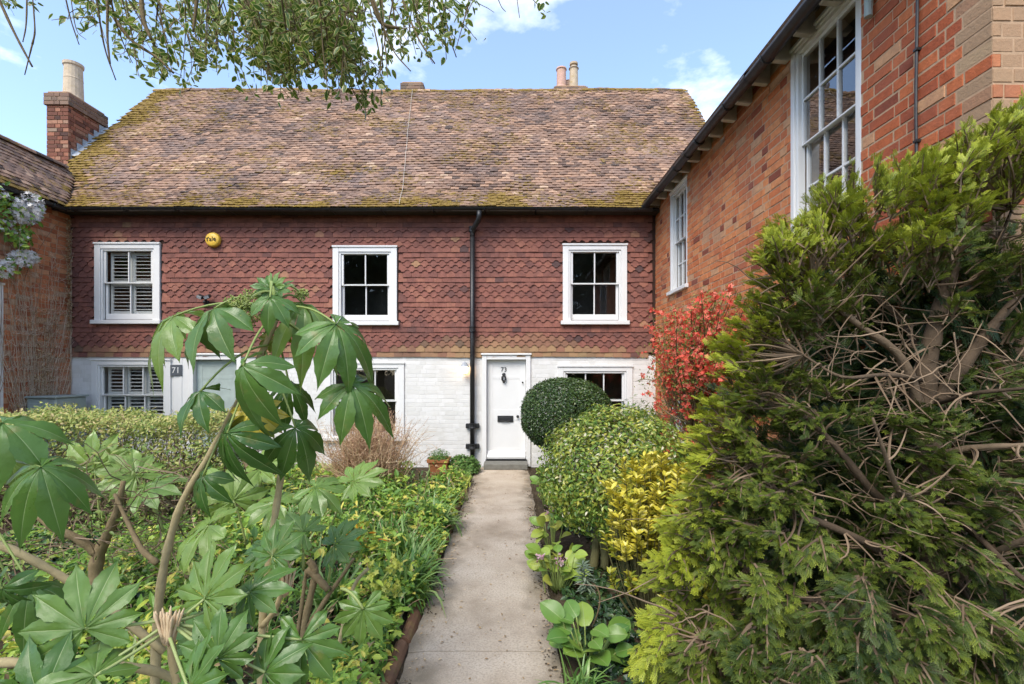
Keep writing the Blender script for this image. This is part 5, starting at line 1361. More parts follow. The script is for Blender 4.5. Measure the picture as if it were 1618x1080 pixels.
for it in range(20000):
    if cl_n > 680: break
    px, py = rng.uniform(1015, 1660), rng.uniform(170, 1110)
    if not in_tree(px, py): continue
    dt = py - top_y(px)
    dens = 1.0 if dt < 105 or (px < 1300 and dt < 170) else .75 if px < 1250 else .42
    if dt >= 95 and mnoise.noise(Vector((px*.011, py*.014, 2))) < -.08: dens *= .35
    dens *= 1 - hollow(px, py)
    if rng.random() > dens: continue
    Y = 2.40 - .38*max(0, (py-600)/480) + rng.uniform(-.22, .30) + .25*max(0, (1250-px)/230)
    if dt < 95 and py < 520: Y = rng.uniform(2.25, 2.62)
    p = np.array(at(px, py - (22 if dt < 70 else 0), Y))
    if p[1] > 2.6: p[0] = min(p[0], 2.45)
    a = limb_all[np.argmin(((limb_all - p)**2).sum(1))]
    d0 = p - centre; d0[1] -= .35; d0 /= np.linalg.norm(d0); d0 = d0 + rng.normal(0, .25, 3) + np.array([-.15, -.25, .25 if dt < 140 else .02]); d0 /= np.linalg.norm(d0)
    N0 = np.array([0, -.30, .95]) + rng.normal(0, .30, 3); sd0 = np.cross(N0, d0); sd0 /= np.linalg.norm(sd0)
    v = .45 + .30*mnoise.noise(Vector(p)*2.5) + (.55 if dt < 60 else .40 if dt < 115 else 0) - (.12 if (dt > 300 and px > 1250) else 0)  # top sprays lighter: light from above put into the leaf colour
    for k in range(rng.integers(4, 7)):
        t = rng.uniform(-1, 1); L = rng.uniform(.10, .19); d = d0 + sd0*t*.8 + rng.normal(0, .12, 3)
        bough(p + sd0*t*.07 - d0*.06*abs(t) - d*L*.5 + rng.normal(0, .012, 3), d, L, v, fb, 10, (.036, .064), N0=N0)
    tb.tube(bez(a, (a+p)/2 + rng.normal(0, .05, 3), p, 7), np.linspace(.006, .003, 7), 4, cap=False, var=.2+.6*rng.random())
    cl_n += 1
# dense foliage on the wall side, its shade put into darker leaf colours
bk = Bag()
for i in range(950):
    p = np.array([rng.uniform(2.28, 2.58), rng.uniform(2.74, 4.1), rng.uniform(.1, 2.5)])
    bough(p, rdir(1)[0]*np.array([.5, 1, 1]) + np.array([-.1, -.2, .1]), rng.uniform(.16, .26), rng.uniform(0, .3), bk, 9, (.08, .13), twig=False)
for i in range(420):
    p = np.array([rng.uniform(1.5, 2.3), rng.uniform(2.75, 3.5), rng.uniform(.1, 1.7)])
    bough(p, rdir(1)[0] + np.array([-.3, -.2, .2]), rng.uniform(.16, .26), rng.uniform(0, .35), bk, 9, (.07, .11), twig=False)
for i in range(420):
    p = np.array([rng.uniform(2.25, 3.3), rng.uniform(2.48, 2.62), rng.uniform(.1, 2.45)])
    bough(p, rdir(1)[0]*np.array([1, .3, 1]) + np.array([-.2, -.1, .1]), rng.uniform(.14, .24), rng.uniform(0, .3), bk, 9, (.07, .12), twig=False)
# bare dead twigs in the hollow and the lower gaps
for i in range(1350):
    px, py = rng.uniform(1060, 1640), rng.uniform(430, 1090)
    if not in_tree(px, py-40): continue
    w_ = .16 + hollow(px, py)
    if rng.random() > w_: continue
    p = np.array(at(px, py, 2.52 - .3*max(0, (py-600)/480) + rng.uniform(-.16, .18))); d = np.array([rng.normal(-.3, .8), rng.normal(-.2, .3), rng.normal(.05, .45)])
    tb.tube(curve(p, d, rng.uniform(.15, .55), 6, .16, .03), np.linspace(.0040, .0013, 7)*rng.uniform(.5, 1.4), 4, cap=False, var=.3+.7*rng.random())
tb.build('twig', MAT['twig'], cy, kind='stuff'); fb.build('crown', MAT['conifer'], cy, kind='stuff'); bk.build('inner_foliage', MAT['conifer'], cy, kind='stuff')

# bergenia and other border plants
def ovate_tpl(seed):
    r = np.random.default_rng(seed); V = []; F = []; tip = []; st = np.linspace(0, 1, 9)
    for k, t in enumerate(st):
        w = .42*math.sin(math.pi*min(1, .06+.94*t))**.62*(1-.15*t) + .003
        for q_, tp in ((-1, 0), (-.55, 0), (-.06, 0), (0, 1), (.06, 0), (.55, 0), (1, 0)):
            V.append((t, q_*w, .20*abs(q_)**1.5*w - .30*(t-.15)**2 + .02*math.sin(7*t+q_*4+seed)*abs(q_))); tip.append(tp*.8)
    F = [(k*7+j, (k+1)*7+j, (k+1)*7+j+1, k*7+j+1) for k in range(8) for j in range(6)]
    return Tpl(V, F, tip)
OV = [ovate_tpl(s) for s in range(4)]
def bergenia(label, c, n, spread, size, hgt, var=.5, flowers=0, gname=None):
    root = thing('bergenia_plant', c, label, 'plant', gname)
    for i in range(n):
        a = rng.uniform(0, 6.28); rr = spread*math.sqrt(rng.random()); tilt = rng.uniform(.15, 1.0)
        J = Vector((c[0] + rr*math.cos(a), c[1] + rr*math.sin(a), hgt*rng.uniform(.35, 1.0)))
        D = Vector((math.cos(a), math.sin(a), rng.uniform(-.1, .9))).normalized(); N = (Vector((-.25, -.6, .8)) + Vector(tuple(rng.normal(0, .3, 3))))
        N = (N - D*N.dot(D)).normalized(); Yv = N.cross(D); s = size*rng.uniform(.75, 1.15)
        M = Matrix(((D.x*s, Yv.x*s, N.x*s, J[0]), (D.y*s, Yv.y*s, N.y*s, J[1]), (D.z*s, Yv.z*s, N.z*s, J[2]), (0, 0, 0, 1)))
        lf = link('leaf', OV[rng.integers(0, 4)].mesh('leaf', float(np.clip(var + rng.normal(0, .18), 0, 1)), MAT['bergenia'], None, True), root, M)
        b = Bag(); b.tube(bez((c[0] + rr*.3*math.cos(a), c[1] + rr*.3*math.sin(a), .0), (J[0]-.03*math.cos(a), J[1], J[2]*.6), tuple(J), 7), .005, 5, var=.4); b.build('leaf_stalk', MAT['stalk'], lf, smooth=True)
    if flowers:
        b = Bag(); s = Bag()
        for k in range(flowers):
            p = np.array([c[0] + rng.uniform(-.9, .0)*spread, c[1] + rng.uniform(-.6, .4)*spread, hgt*rng.uniform(.8, 1.1)]); s.tube([(p[0]+.05, p[1], .02), tuple(p)], .004, 5)
            m = 34; pp = p + rng.normal(0, .026, (m, 3)); b.add(STAR_W, frames(rdir(m), rdir(m)+np.array([0, -.4, .8]), U(.009, .015, m)), pp, rng.random(m))
        b.build('flower', MAT['pink'], root, kind='stuff'); s.build('flower_stalk', MAT['stalk'], root)
    return root
p = at(925, 1010, 2.9)
bergenia('bergenia with broad glossy leaves at the near right edge of the path', (.46, 2.95, 0), 24, .17, .15, .26, .36)
bergenia('light green bergenia with pink flowers under the mottled shrub', (.38, 3.95, 0), 34, .20, .13, .34, .78, 2)
bergenia('bergenia with one pink flower under the far left of the mottled shrub', (.40, 4.75, 0), 18, .15, .12, .46, .80, 1)
bergenia('bergenia clump in front of the clipped ball', (.45, 6.35, 0), 20, .20, .15, .34, .45)
def clump(name, label, c, n, h, mat, var=.5, spread=.05, cat='plant', group=None, tpls=BL, lean=.55):
    root = thing(name, c, label, cat, group); b = Bag(); a = rng.uniform(0, 6.28, n); l = np.abs(rng.normal(0, lean, n))
    P_ = np.array(c) + np.stack([rng.normal(0, spread, n), rng.normal(0, spread, n), np.zeros(n)], 1)
    D = np.stack([np.cos(a)*l, np.sin(a)*l, np.ones(n)], 1); N = np.stack([-np.cos(a), -np.sin(a), l*.8+.2], 1)*1.0
    N = -N; N[:, 2] = np.abs(N[:, 2])
    N = np.stack([-np.cos(a)*1.0, -np.sin(a)*1.0, l], 1)
    ti = rng.integers(0, len(tpls), n)
    for t in range(len(tpls)):
        k = ti == t
        b.add(tpls[t], frames(D[k], N[k], h*U(.6, 1.1, k.sum())), P_[k], np.clip(var + rng.normal(0, .2, k.sum()), 0, 1))
    b.build('leaf', MAT[mat], root, smooth=True, kind='stuff'); return root
clump('grass_clump', 'tuft of narrow green leaves at the near right corner of the path', (.37, 2.62, .02), 60, .28, 'bluebell', .5, .05, 'grass')
sp = thing('spurge_plant', (.50, 3.35, 0), 'grey green spurge stem leaning over the right border', 'plant')
b = Bag(); s = Bag(); e0 = np.array(at(928, 905, 3.3))
s.tube(bez((.52, 3.3, .0), (.66, 3.25, .30), tuple(e0 + np.array([.03, 0, -.06])), 10), .006, 6, var=.2)
for k in range(95):
    t = rng.random(); p_ = e0 + np.array([-.03*t, 0, -.11 + .17*t]); a = rng.uniform(0, 6.28); d = np.array([[math.cos(a), math.sin(a), .5*t - .1]])
    b.add(LF_N, frames(d, np.array([[0, 0, 1.0]]) , np.array([rng.uniform(.055, .085)])), p_[None], np.array([rng.random()]))
s.build('stem', MAT['bark'], sp, smooth=True); b.build('leaf', MAT['grey_leaf'], sp, kind='stuff')

# ------------------------------------------------------------------ ground cover (uncountable)
def cover(name, label, region, n, tpls, mat, size, hgt, var, fr=.8, thr=-.2, seed=0, up=1.2, cat='ground cover'):
    b = Bag(); x = U(region[0], region[1], n*2); y = U(region[2], region[3], n*2)
    nz = np.array([mnoise.noise(Vector((a*fr+seed, c_*fr, seed))) for a, c_ in zip(x, y)])
    nz2 = np.array([mnoise.noise(Vector((a*3+seed, c_*3, seed+4))) for a, c_ in zip(x, y)])
    k = nz > thr; x, y, nz2, nz = x[k][:n], y[k][:n], nz2[k][:n], nz[k][:n]; m = len(x)
    top = hgt*(.55 + .6*np.clip(nz+nz2*.6, -.5, 1)); z = top*np.sqrt(rng.random(m))
    P_ = np.stack([x, y, np.maximum(.02, z)], 1)
    v = np.clip(var[0] + rng.normal(0, var[1], m) + .25*nz2, 0, 1)
    ti = rng.integers(0, len(tpls), m)
    for t in range(len(tpls)):
        q_ = ti == t; scatter(b, tpls[t], P_[q_], np.tile((0, -.15, .5), (q_.sum(), 1)), U(*size, q_.sum()), v[q_], up=up*.5, jit=.75)
    o = b.build(name, MAT[mat]); tag(o, label, cat, kind='stuff'); return o
cover('leafy_ground_cover', 'low mixed green leaves covering the bed left of the path', (-3.6, -.72, 2.3, 7.6), 22000, [LF, LF_N, LF_L, LF], 'ground_leaf', (.03, .08), .36, (.55, .26), 1.7, -.08, 1)
cover('ivy_ground_cover', 'dark ivy carpeting the soil at the near left', (-5.5, -1.2, 1.9, 5.5), 7000, [LF_L, LF_T], 'ivy', (.04, .075), .12, (.4, .22), .7, -.25, 6)
cover('ivy_ground_cover', 'dark ivy carpeting the soil under the cypress and shrubs', (.42, 2.5, 2.4, 5.6), 7000, [LF_L, LF_T, LF], 'ivy', (.035, .07), .14, (.5, .25), .7, -.4, 9)
cover('leafy_ground_cover', 'low fresh green leaves along the border in front of the right-hand house', (.45, 2.5, 5.4, 8.6), 5000, [LF, LF_L], 'ground_leaf', (.04, .08), .22, (.35, .2), .8, -.4, 12)
cover('leafy_ground_cover', 'green leaves growing along the foot of the white wall', (-7.6, -1.75, 7.6, 8.75), 6000, [LF, LF_N, LF_L], 'ground_leaf', (.04, .08), .30, (.45, .22), .9, -.2, 21)
cover('leafy_ground_cover', 'tangled green undergrowth beneath the hedge at the left', (-6.8, -2.6, 3.2, 7.4), 9000, [LF, LF_L, LF_N], 'ground_leaf', (.04, .08), .30, (.33, .22), .8, -.2, 15)
cover('leafy_ground_cover', 'fresh green leaves spilling over the clay edging onto the path', (-1.0, -.66, 3.6, 7.9), 3000, [LF, LF_N, LF_T], 'ground_leaf', (.025, .06), .20, (.6, .26), 2.2, .02, 33)
cover('leafy_perennials', 'taller pointed green leaves standing in patches through the left bed', (-3.4, -.95, 2.8, 7.6), 2600, [LF_N, LF_N, LF], 'ground_leaf', (.07, .14), .55, (.60, .28), 1.8, .16, 51, cat='plants')
# bluebell clumps: arching strap leaves along the path edge and in the bed
spots = [((-.86, 5.35), .50, 170, 'pale green strap-leaved clump arching over the middle of the path edge'), ((-.85, 3.72), .48, 160, 'strap-leaved clump spilling onto the path above the nearest edging length'), ((-.95, 4.35), .52, 120, 'upright dark strap-leaved clump beside the path below the hellebore flowers'),
         ((-1.25, 4.8), .46, 90, 'strap-leaved clump in the middle of the left bed'), ((-1.35, 3.55), .44, 80, 'strap-leaved clump behind the cut branches'), ((-.92, 3.05), .30, 26, 'thin strap-leaved clump by the near clay edging'), ((-1.75, 5.3), .42, 60, 'strap-leaved clump below the dry brown shrub'), ((-1.05, 6.4), .34, 60, 'small strap-leaved clump near the terracotta pot')]
for (x, y), h, n_, lab in spots: clump('bluebell_clump', lab, (x, y, .03), n_, h, 'bluebell', .5, .06, 'plant', 'strap-leaved clumps in the left bed', lean=.75)
b = Bag(); n_ = 2600; x = U(-3.2, -.75, n_); y = U(2.5, 7.8, n_); kk = np.array([mnoise.noise(Vector((a*1.5, c_*1.5, 31))) for a, c_ in zip(x, y)]) > -.05
x, y = x[kk], y[kk]; n_ = len(x); a = rng.uniform(0, 6.28, n_); l = np.abs(rng.normal(0, .6, n_)); D = np.stack([np.cos(a)*l, np.sin(a)*l, np.ones(n_)], 1); N = np.stack([-np.cos(a), -np.sin(a), l], 1)
for t in range(3):
    k = (np.arange(n_) % 3) == t; b.add(BL[t], frames(D[k], N[k], U(.18, .42, k.sum())), np.stack([x[k], y[k], np.full(k.sum(), .03)], 1), np.clip(rng.normal(.55, .25, k.sum()), 0, 1))
o = b.build('strap_leaved_cover', MAT['bluebell'], smooth=True); tag(o, 'scattered upright strap leaves through the left bed', 'ground cover', kind='stuff')
clump('bluebell_clump', 'second strap-leaved clump leaning over the path edge in front of the middle one', (-.82, 4.02, .03), 120, .44, 'bluebell', .6, .05, 'plant', 'strap-leaved clumps in the left bed', lean=.9)
b = Bag()
for i in range(420):
    x_, y_ = rng.uniform(-3.2, -.8), rng.uniform(2.6, 7.6); b.tube(curve((x_, y_, .05), (rng.normal(0, .8), rng.normal(0, .8), rng.uniform(.1, 1)), rng.uniform(.15, .45), 5, .15), np.linspace(.004, .0018, 6), 4, cap=False, var=rng.random())
o = b.build('dry_stalks', MAT['twig_dry']); tag(o, 'dry straw coloured stalks lying among the plants of the left bed', 'plant litter', kind='stuff')
b = Bag(); n_ = 2500; P_ = np.stack([U(-3.4, -.74, n_), U(2.3, 8.2, n_), U(.03, .3, n_)], 1); b.add(LF, frames(rdir(n_), rdir(n_)+np.array([0, 0, 1.0]), U(.02, .055, n_)), P_, rng.random(n_))
o = b.build('withered_leaves', MAT['dry']); tag(o, 'withered brown leaves caught among the plants of the left bed', 'leaf litter', kind='stuff')
# hellebore with lime flowers
he = thing('hellebore_plant', (-1.02, 3.55, 0), 'hellebore with pale lime flower heads in the left bed', 'plant'); b = Bag(); s = Bag(); f = Bag()
for k in range(9):
    e = np.array(at(rng.uniform(585, 630), rng.uniform(888, 935), 3.4)); s.tube(bez((-1.0, 3.5, .02), (-1.0, 3.45, .25), tuple(e), 7), .004, 5, var=.7)
    m = 11; f.add(STAR_W, frames(rdir(m), rdir(m)*.6+np.array([0, -.6, .6]), U(.016, .028, m)), e + rng.normal(0, .02, (m, 3)), rng.random(m))
for k in range(26):
    a = rng.uniform(0, 6.28); d = np.array([[math.cos(a), math.sin(a), .1]]); b.add(LF_N, frames(d, np.array([[0, -.3, 1.0]]), np.array([rng.uniform(.09, .15)])), np.array([[-1.0+.05*math.cos(a), 3.45+.05*math.sin(a), rng.uniform(.15, .36)]]), np.array([rng.uniform(.3, .9)]))
s.build('stem', MAT['stalk'], he, kind='stuff'); b.build('leaf', MAT['ground_leaf'], he, kind='stuff'); f.build('flower', MAT['lime_petal'], he, kind='stuff')
# crown imperial-like orange and yellow flowers in the bed
for (px, py, Y, mat, lab, n_) in ((565, 852, 4.3, 'orange_petal', 'orange flowering plant in the middle of the left bed', 14), (735, 765, 6.6, 'lime_petal', 'yellow leaved plant beside the path below the pot', 0), (510, 752, 4.6, 'dry', 'plant with withered reddish leaves under the fatsia', 10)):
    e = np.array(at(px, py, Y)); r_ = thing('flowering_plant', (e[0], Y, 0), lab, 'plant'); f = Bag(); s = Bag(); m = 26
    for k in range(5): s.tube([(e[0]+rng.normal(0, .03), Y, 0), tuple(e + rng.normal(0, .04, 3))], .004, 4)
    f.add(LF_N if mat != 'quince' else LF, frames(rdir(m)+np.array([0, 0, .5]), rdir(m)+np.array([0, -.5, .6]), U(.05, .11, m)), e + rng.normal(0, .05, (m, 3)), rng.random(m))
    s.build('stem', MAT['stalk'], r_, kind='stuff'); f.build('flower', MAT[mat if mat != 'quince' else 'quince'], r_, kind='stuff')
# cut branches
cbn = thing('cut_branch', (-1.25, 2.9, 0), 'dead sawn-off brown branches standing in the left bed', 'branch')
stem_obj(cbn, [(-1.2, 2.9, -.02), at(478, 1000, 2.85), at(497, 920, 2.85), at(500, 898, 2.85), at(488, 885, 2.85)], [.028, .022, .02, .02, .02], 'bark', 'limb')
stem_obj(cbn, [at(488, 990, 2.85), at(520, 940, 2.85), at(545, 905, 2.85), at(560, 882, 2.85)], [.016, .013, .010, .008], 'bark', 'limb')
stem_obj(cbn, [at(487, 898, 2.85), at(505, 915, 2.84), at(520, 932, 2.83)], [.022, .022, .02], 'bark', 'limb')
stem_obj(cbn, [at(536, 1025, 2.8), at(550, 950, 2.8), at(565, 915, 2.8), at(583, 898, 2.8)], [.013, .012, .010, .010], 'bark_pale', 'limb')
stem_obj(cbn, [at(470, 1010, 2.85), at(480, 940, 2.85), at(485, 900, 2.85)], [.012, .012, .010], 'bark', 'limb')

# ------------------------------------------------------------------ left hedge, dry shrub, pot
hd = thing('variegated_hedge', (-4.9, 5.8, 0), 'scruffy waist-high hedge of yellow green leaves below the left windows', 'hedge')
hb = Bag(); n_ = 24000
x = U(-7.0, -3.05, n_); y = U(5.25, 6.35, n_); hm = 1.25 + .20*np.array([mnoise.noise(Vector((a*1.3, b_*1.3, 3))) for a, b_ in zip(x, y)]) - .25*np.clip((x+3.5)/.45, 0, 1)**2 + .03*rng.normal(0, 1, n_)
u_ = rng.random(n_); z = np.where(u_ < .55, hm - np.abs(rng.normal(0, .07, n_)), hm*rng.random(n_)**.6)
fr_ = u_ > .55; y = np.where(fr_, 5.3 + np.abs(rng.normal(0, .13, n_)), y)
P_ = np.stack([x, y, np.maximum(z, .03)], 1); keep = (z > .45) | (rng.random(n_) < .5); P_ = P_[keep]
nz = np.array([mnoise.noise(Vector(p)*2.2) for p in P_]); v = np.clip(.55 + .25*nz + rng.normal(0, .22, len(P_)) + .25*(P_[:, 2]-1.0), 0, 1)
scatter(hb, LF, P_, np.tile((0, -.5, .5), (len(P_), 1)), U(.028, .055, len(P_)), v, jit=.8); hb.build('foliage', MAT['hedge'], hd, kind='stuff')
tb = Bag()
for i in range(800):
    p = np.array([rng.uniform(-6.9, -3.1), rng.uniform(5.3, 6.2), rng.uniform(0, .7)]); tb.tube(curve(p, (rng.normal(0, .5), rng.normal(-.1, .3), 1), rng.uniform(.4, .8), 5, .22), np.linspace(.008, .002, 6), 4, cap=False, var=.2+.7*rng.random())
tb.build('twig', MAT['twig'], hd, kind='stuff')
for px in (145, 190, 330):
    a = at(px, 930, 4.6); stem_obj(hd, [(a.x, 5.6, 0), (a.x+.1, 5.4, .45), (a.x+.05+rng.normal(0, .15), 5.45, .9)], [.035, .03, .015], 'bark', 'stem')
# leggy azalea-like shrub with a forked trunk in front of the hedge
ls = thing('forked_shrub', (-2.5, 3.2, 0), 'leggy shrub with a forked brown trunk at the left', 'shrub')
stem_obj(ls, [(-2.62, 3.15, -.02), at(150, 905, 3.1), at(158, 870, 3.1), at(185, 815, 3.05), at(196, 760, 3.05)], [.045, .042, .035, .026, .014], 'bark', 'trunk')
stem_obj(ls, [at(156, 875, 3.1), at(125, 850, 3.05), at(85, 835, 3.0), at(60, 815, 3.0)], [.03, .026, .022, .015], 'bark', 'limb')
stem_obj(ls, [at(250, 890, 2.9), at(225, 870, 2.9), at(205, 830, 2.95), at(182, 780, 3.0)], [.018, .016, .013, .01], 'bark', 'limb')
b = Bag(); tb = Bag()
for i in range(260):
    p = np.array(at(rng.uniform(0, 330), rng.uniform(735, 905), rng.uniform(2.9, 3.9))); tb.tube(curve(p, (rng.normal(0, 1), rng.normal(0, .4), rng.normal(.3, .5)), rng.uniform(.15, .45), 5, .25), np.linspace(.0045, .0015, 6), 3, cap=False, var=rng.random())
n_ = 2600; P_ = np.array([at(a, b_, c_) for a, b_, c_ in zip(U(-60, 330, n_), U(700, 960, n_), U(2.9, 4.2, n_))]); P_ = P_[P_[:, 2] > .05]
nz = np.array([mnoise.noise(Vector(p)*2.6) for p in P_]); P_ = P_[nz > -.05]
scatter(b, LF, P_, np.tile((0, -.4, .6), (len(P_), 1)), U(.03, .055, len(P_)), np.clip(.35+rng.normal(0, .2, len(P_)), 0, 1), jit=.8)
tb.build('twig', MAT['twig'], ls, kind='stuff'); b.build('crown', MAT['hedge'], ls, kind='stuff')

dr = thing('dry_shrub', (-2.0, 6.9, 0), 'dry brown twiggy shrub in front of the white wall', 'shrub')
tb = Bag(); lb = Bag()
for i in range(900):
    a = rng.uniform(0, 6.28); b0 = np.array([-2.05 + rng.normal(0, .14), 6.9 + rng.normal(0, .14), .0]); l = abs(rng.normal(0, .42))
    Q = curve(b0, (math.cos(a)*l, math.sin(a)*l*.8, 1), rng.uniform(.65, 1.30), 9, .10)
    tb.tube(Q, np.linspace(.006, .0016, 10), 3, cap=False, var=rng.random())
    for k in range(4):
        i0 = rng.integers(4, 9); tb.tube(curve(Q[i0], (rng.normal(0, 1), rng.normal(0, 1), .6), rng.uniform(.08, .25), 3, .25), [.003, .0025, .002, .0013], 3, cap=False, var=rng.random())
    m = 5; p_ = Q[rng.integers(5, 10, m)] + rng.normal(0, .03, (m, 3)); lb.add(LF, frames(rdir(m), rdir(m), U(.012, .026, m)), p_, rng.random(m))
tb.build('twig', MAT['twig_dry'], dr, kind='stuff'); lb.build('withered_leaf', MAT['dry'], dr, kind='stuff')
shrub('leafy_shrub', 'low green shrub growing out at the foot of the dry brown shrub', 'shrub', (-1.85, 6.2, 0), (-1.85, 6.2, .18), (.5, .45, .28), 1800, LF, MAT['ground_leaf'], (.04, .07), (.35, .2), lo=-.3, trunks=2, twigs=8, trunk_r=.012)
c = at(694, 722, 8.15); px_, pz = c.x, 0.0
pot = thing('terracotta_planter', (px_, 8.2, 0), 'square terracotta planter by the white wall left of the door', 'pot')
b = Bag(); w0, w1, h = .13, .165, .30
def frus(bag, w0, w1, z0, z1, wi0, wi1, zi):
    V = [(px_+sx*w0, 8.2+sy*w0, z0) for sx, sy in ((-1,-1),(1,-1),(1,1),(-1,1))] + [(px_+sx*w1, 8.2+sy*w1, z1) for sx, sy in ((-1,-1),(1,-1),(1,1),(-1,1))] + [(px_+sx*wi1, 8.2+sy*wi1, z1) for sx, sy in ((-1,-1),(1,-1),(1,1),(-1,1))] + [(px_+sx*wi0, 8.2+sy*wi0, zi) for sx, sy in ((-1,-1),(1,-1),(1,1),(-1,1))]
    F = [(3,2,1,0)] + [(i, (i+1) % 4, 4+(i+1) % 4, 4+i) for i in range(4)] + [(4+i, 4+(i+1) % 4, 8+(i+1) % 4, 8+i) for i in range(4)] + [(8+i, 8+(i+1) % 4, 12+(i+1) % 4, 12+i) for i in range(4)] + [(12,13,14,15)]
    bag.raw(V, F)
frus(b, w0, w1, .04, .30, .11, .145, .24); b.build('body', MAT['terracotta'], pot)
b = Bag(); frus(b, w1+.012, w1+.016, .265, .315, .145, .148, .27); b.build('rim', MAT['terracotta'], pot)
for sx in (-1, 1):
    for sy in (-1, 1): b = Bag(); b.box((px_+sx*.09-.025, 8.2+sy*.09-.025, .02), (px_+sx*.09+.025, 8.2+sy*.09+.025, .0395)); b.build('foot', MAT['terracotta'], pot)
b = Bag(); b.box((px_-.14, 8.06, .235), (px_+.14, 8.34, .275)); b.build('compost', MAT['soil'], pot)
pp = thing('pot_plant', (px_, 8.2, .27), 'ferny green plant growing in the terracotta planter', 'plant'); b = Bag(); n_ = 900
d = rdir(n_); d[:, 2] = np.abs(d[:, 2]); P_ = np.array([px_, 8.2, .27]) + d*np.array([.22, .2, .2])*(rng.random(n_)**.4)[:, None]; scatter(b, LF_N, P_, d, U(.03, .055, n_), rng.random(n_)); b.build('leaf', MAT['feather'], pp, kind='stuff')
shrub('leafy_plant', 'low spreading green plant at the foot of the black downpipe', 'plant', (-.82, 8.45, 0), (-.86, 8.4, .10), (.32, .26, .24), 1500, LF_L, MAT['feather'], (.03, .06), (.5, .25), lo=-.2, trunks=2, twigs=5, trunk_r=.006)

# ------------------------------------------------------------------ climbers on the left cottage
cl = thing('white_clematis', (-8.05, 7.6, 0), 'white flowered clematis hanging under the left cottage gutter', 'climber')
s = Bag(); f = Bag(); l_ = Bag()
for i in range(14): s.tube(curve((-8.14, rng.uniform(7.2, 7.8), 0.02), (0, .05, 1), rng.uniform(3.4, 4.5), 14, .05), np.linspace(.008, .003, 15), 4, cap=False, var=rng.random())
for (px, py, rx, ry, n_, wf) in ((45, 330, 26, 26, 650, .85), (10, 345, 16, 30, 120, .2), (38, 408, 24, 13, 260, .8), (8, 425, 14, 14, 90, .7), (36, 372, 16, 18, 120, .1), (5, 310, 10, 20, 60, .3)):
    for k in range(n_):
        a = rng.uniform(0, 6.28); r_ = math.sqrt(rng.random()); yy = 7.95 + .02*(px-40)/1.0*.4; X = -8.1 + abs(rng.normal(0, .12))
        qx, qy = px + rx*r_*math.cos(a), py + ry*r_*math.sin(a); Y = X*FPX/(qx-810); p = np.array([[X, Y, 1.8-(qy-585)/FPX*Y]])
        N = rdir(1)*.6 + np.array([[.7, -.6, .3]])
        if rng.random() < wf: f.add(STAR_W, frames(rdir(1), N, np.array([rng.uniform(.03, .05)])), p, np.array([rng.random()]))
        else: l_.add(LF, frames(rdir(1)+np.array([[0, 0, -.4]]), N, np.array([rng.uniform(.06, .12)])), p, np.array([rng.uniform(.1, .8)]))
s.build('stem', MAT['twig'], cl, kind='stuff'); f.build('flower', MAT['white_petal'], cl, kind='stuff'); l_.build('leaf', MAT['ground_leaf'], cl, kind='stuff')
cr = thing('bare_creeper', (-8.12, 8.5, 0), 'leafless creeper stems fanning up the left cottage wall', 'climber')
s = Bag(); f = Bag()
for i in range(90):
    y0 = 8.35 + rng.normal(0, .14); z = 0.0; y = y0; P_ = []; top = rng.uniform(2.0, 4.6); dv = rng.normal(0, .14)
    while z < top:
        P_.append((-8.178 + rng.uniform(0, .02), min(8.97, max(7.3, y)), z)); z += .2; y += dv*.2*1.2 + rng.normal(0, .022)
    if len(P_) > 3: s.tube(P_, np.linspace(.006, .002, len(P_)), 3, cap=False, var=rng.random())
    for q_ in P_[3:]:
        for j in range(2):
            if rng.random() < .5: s.tube(curve(q_, (.05, rng.normal(0, 1), .7), rng.uniform(.08, .28), 3, .15), [.0025, .002, .002, .0012], 3, cap=False, var=.5+.5*rng.random())
n_ = 1500; y = np.clip(8.40 + rng.normal(0, .16, n_), 7.6, 8.96); z = U(.9, 2.9, n_)**1.0
k = rng.random(n_) < .4; y[k] = 8.93 - np.abs(rng.normal(0, .05, k.sum())); z[k] = U(2.6, 4.6, k.sum())
P_ = np.stack([np.full(n_, -8.16)+rng.random(n_)*.05, y, z], 1); f.add(LF, frames(rdir(n_)+np.array([0, 0, -.6]), rdir(n_)*.6+np.array([.8, -.3, .2]), U(.018, .042, n_)), P_, rng.random(n_))
s.build('stem', MAT['twig_pale'], cr, kind='stuff'); f.build('withered_leaf', MAT['dry'], cr, kind='stuff')

# ------------------------------------------------------------------ holly overhead
ho = thing('holly_tree', (-3.4, -1.6, 0), 'variegated holly tree overhanging the garden from behind with cream edged leaves', 'tree')
stem_obj(ho, [(-3.4, -1.6, -.05), (-3.35, -1.5, 1.5), (-3.2, -1.3, 3.0), (-2.9, -.8, 4.2), (-2.7, -.6, 5.0), (-2.6, -.4, 5.6)], [.16, .14, .13, .10, .06, .03], 'bark', 'trunk', 10)
HB = [((-3.0, -1.0, 3.9), (-2.4, .8, 4.6), (200, -40, 2.9)), ((-2.9, -.8, 4.2), (-1.9, .8, 4.9), (420, -60, 2.7)), ((-2.7, -.6, 4.6), (-1.4, .9, 5.0), (560, -60, 2.8)), ((-2.6, -.4, 5.0), (-.8, 1.0, 5.1), (720, -70, 2.9)), ((-3.1, -1.1, 3.7), (-2.8, .8, 4.3), (60, -50, 2.8))]
bb = Bag(); roots = []
for s0, m0, e0 in HB:
    Q = bez(s0, m0, np.array(at(*e0)), 14); stem_obj(ho, Q[::3], np.linspace(.05, .018, len(Q[::3])), 'bark', 'limb', 7); roots.append(Q)
rootp = np.concatenate(roots)
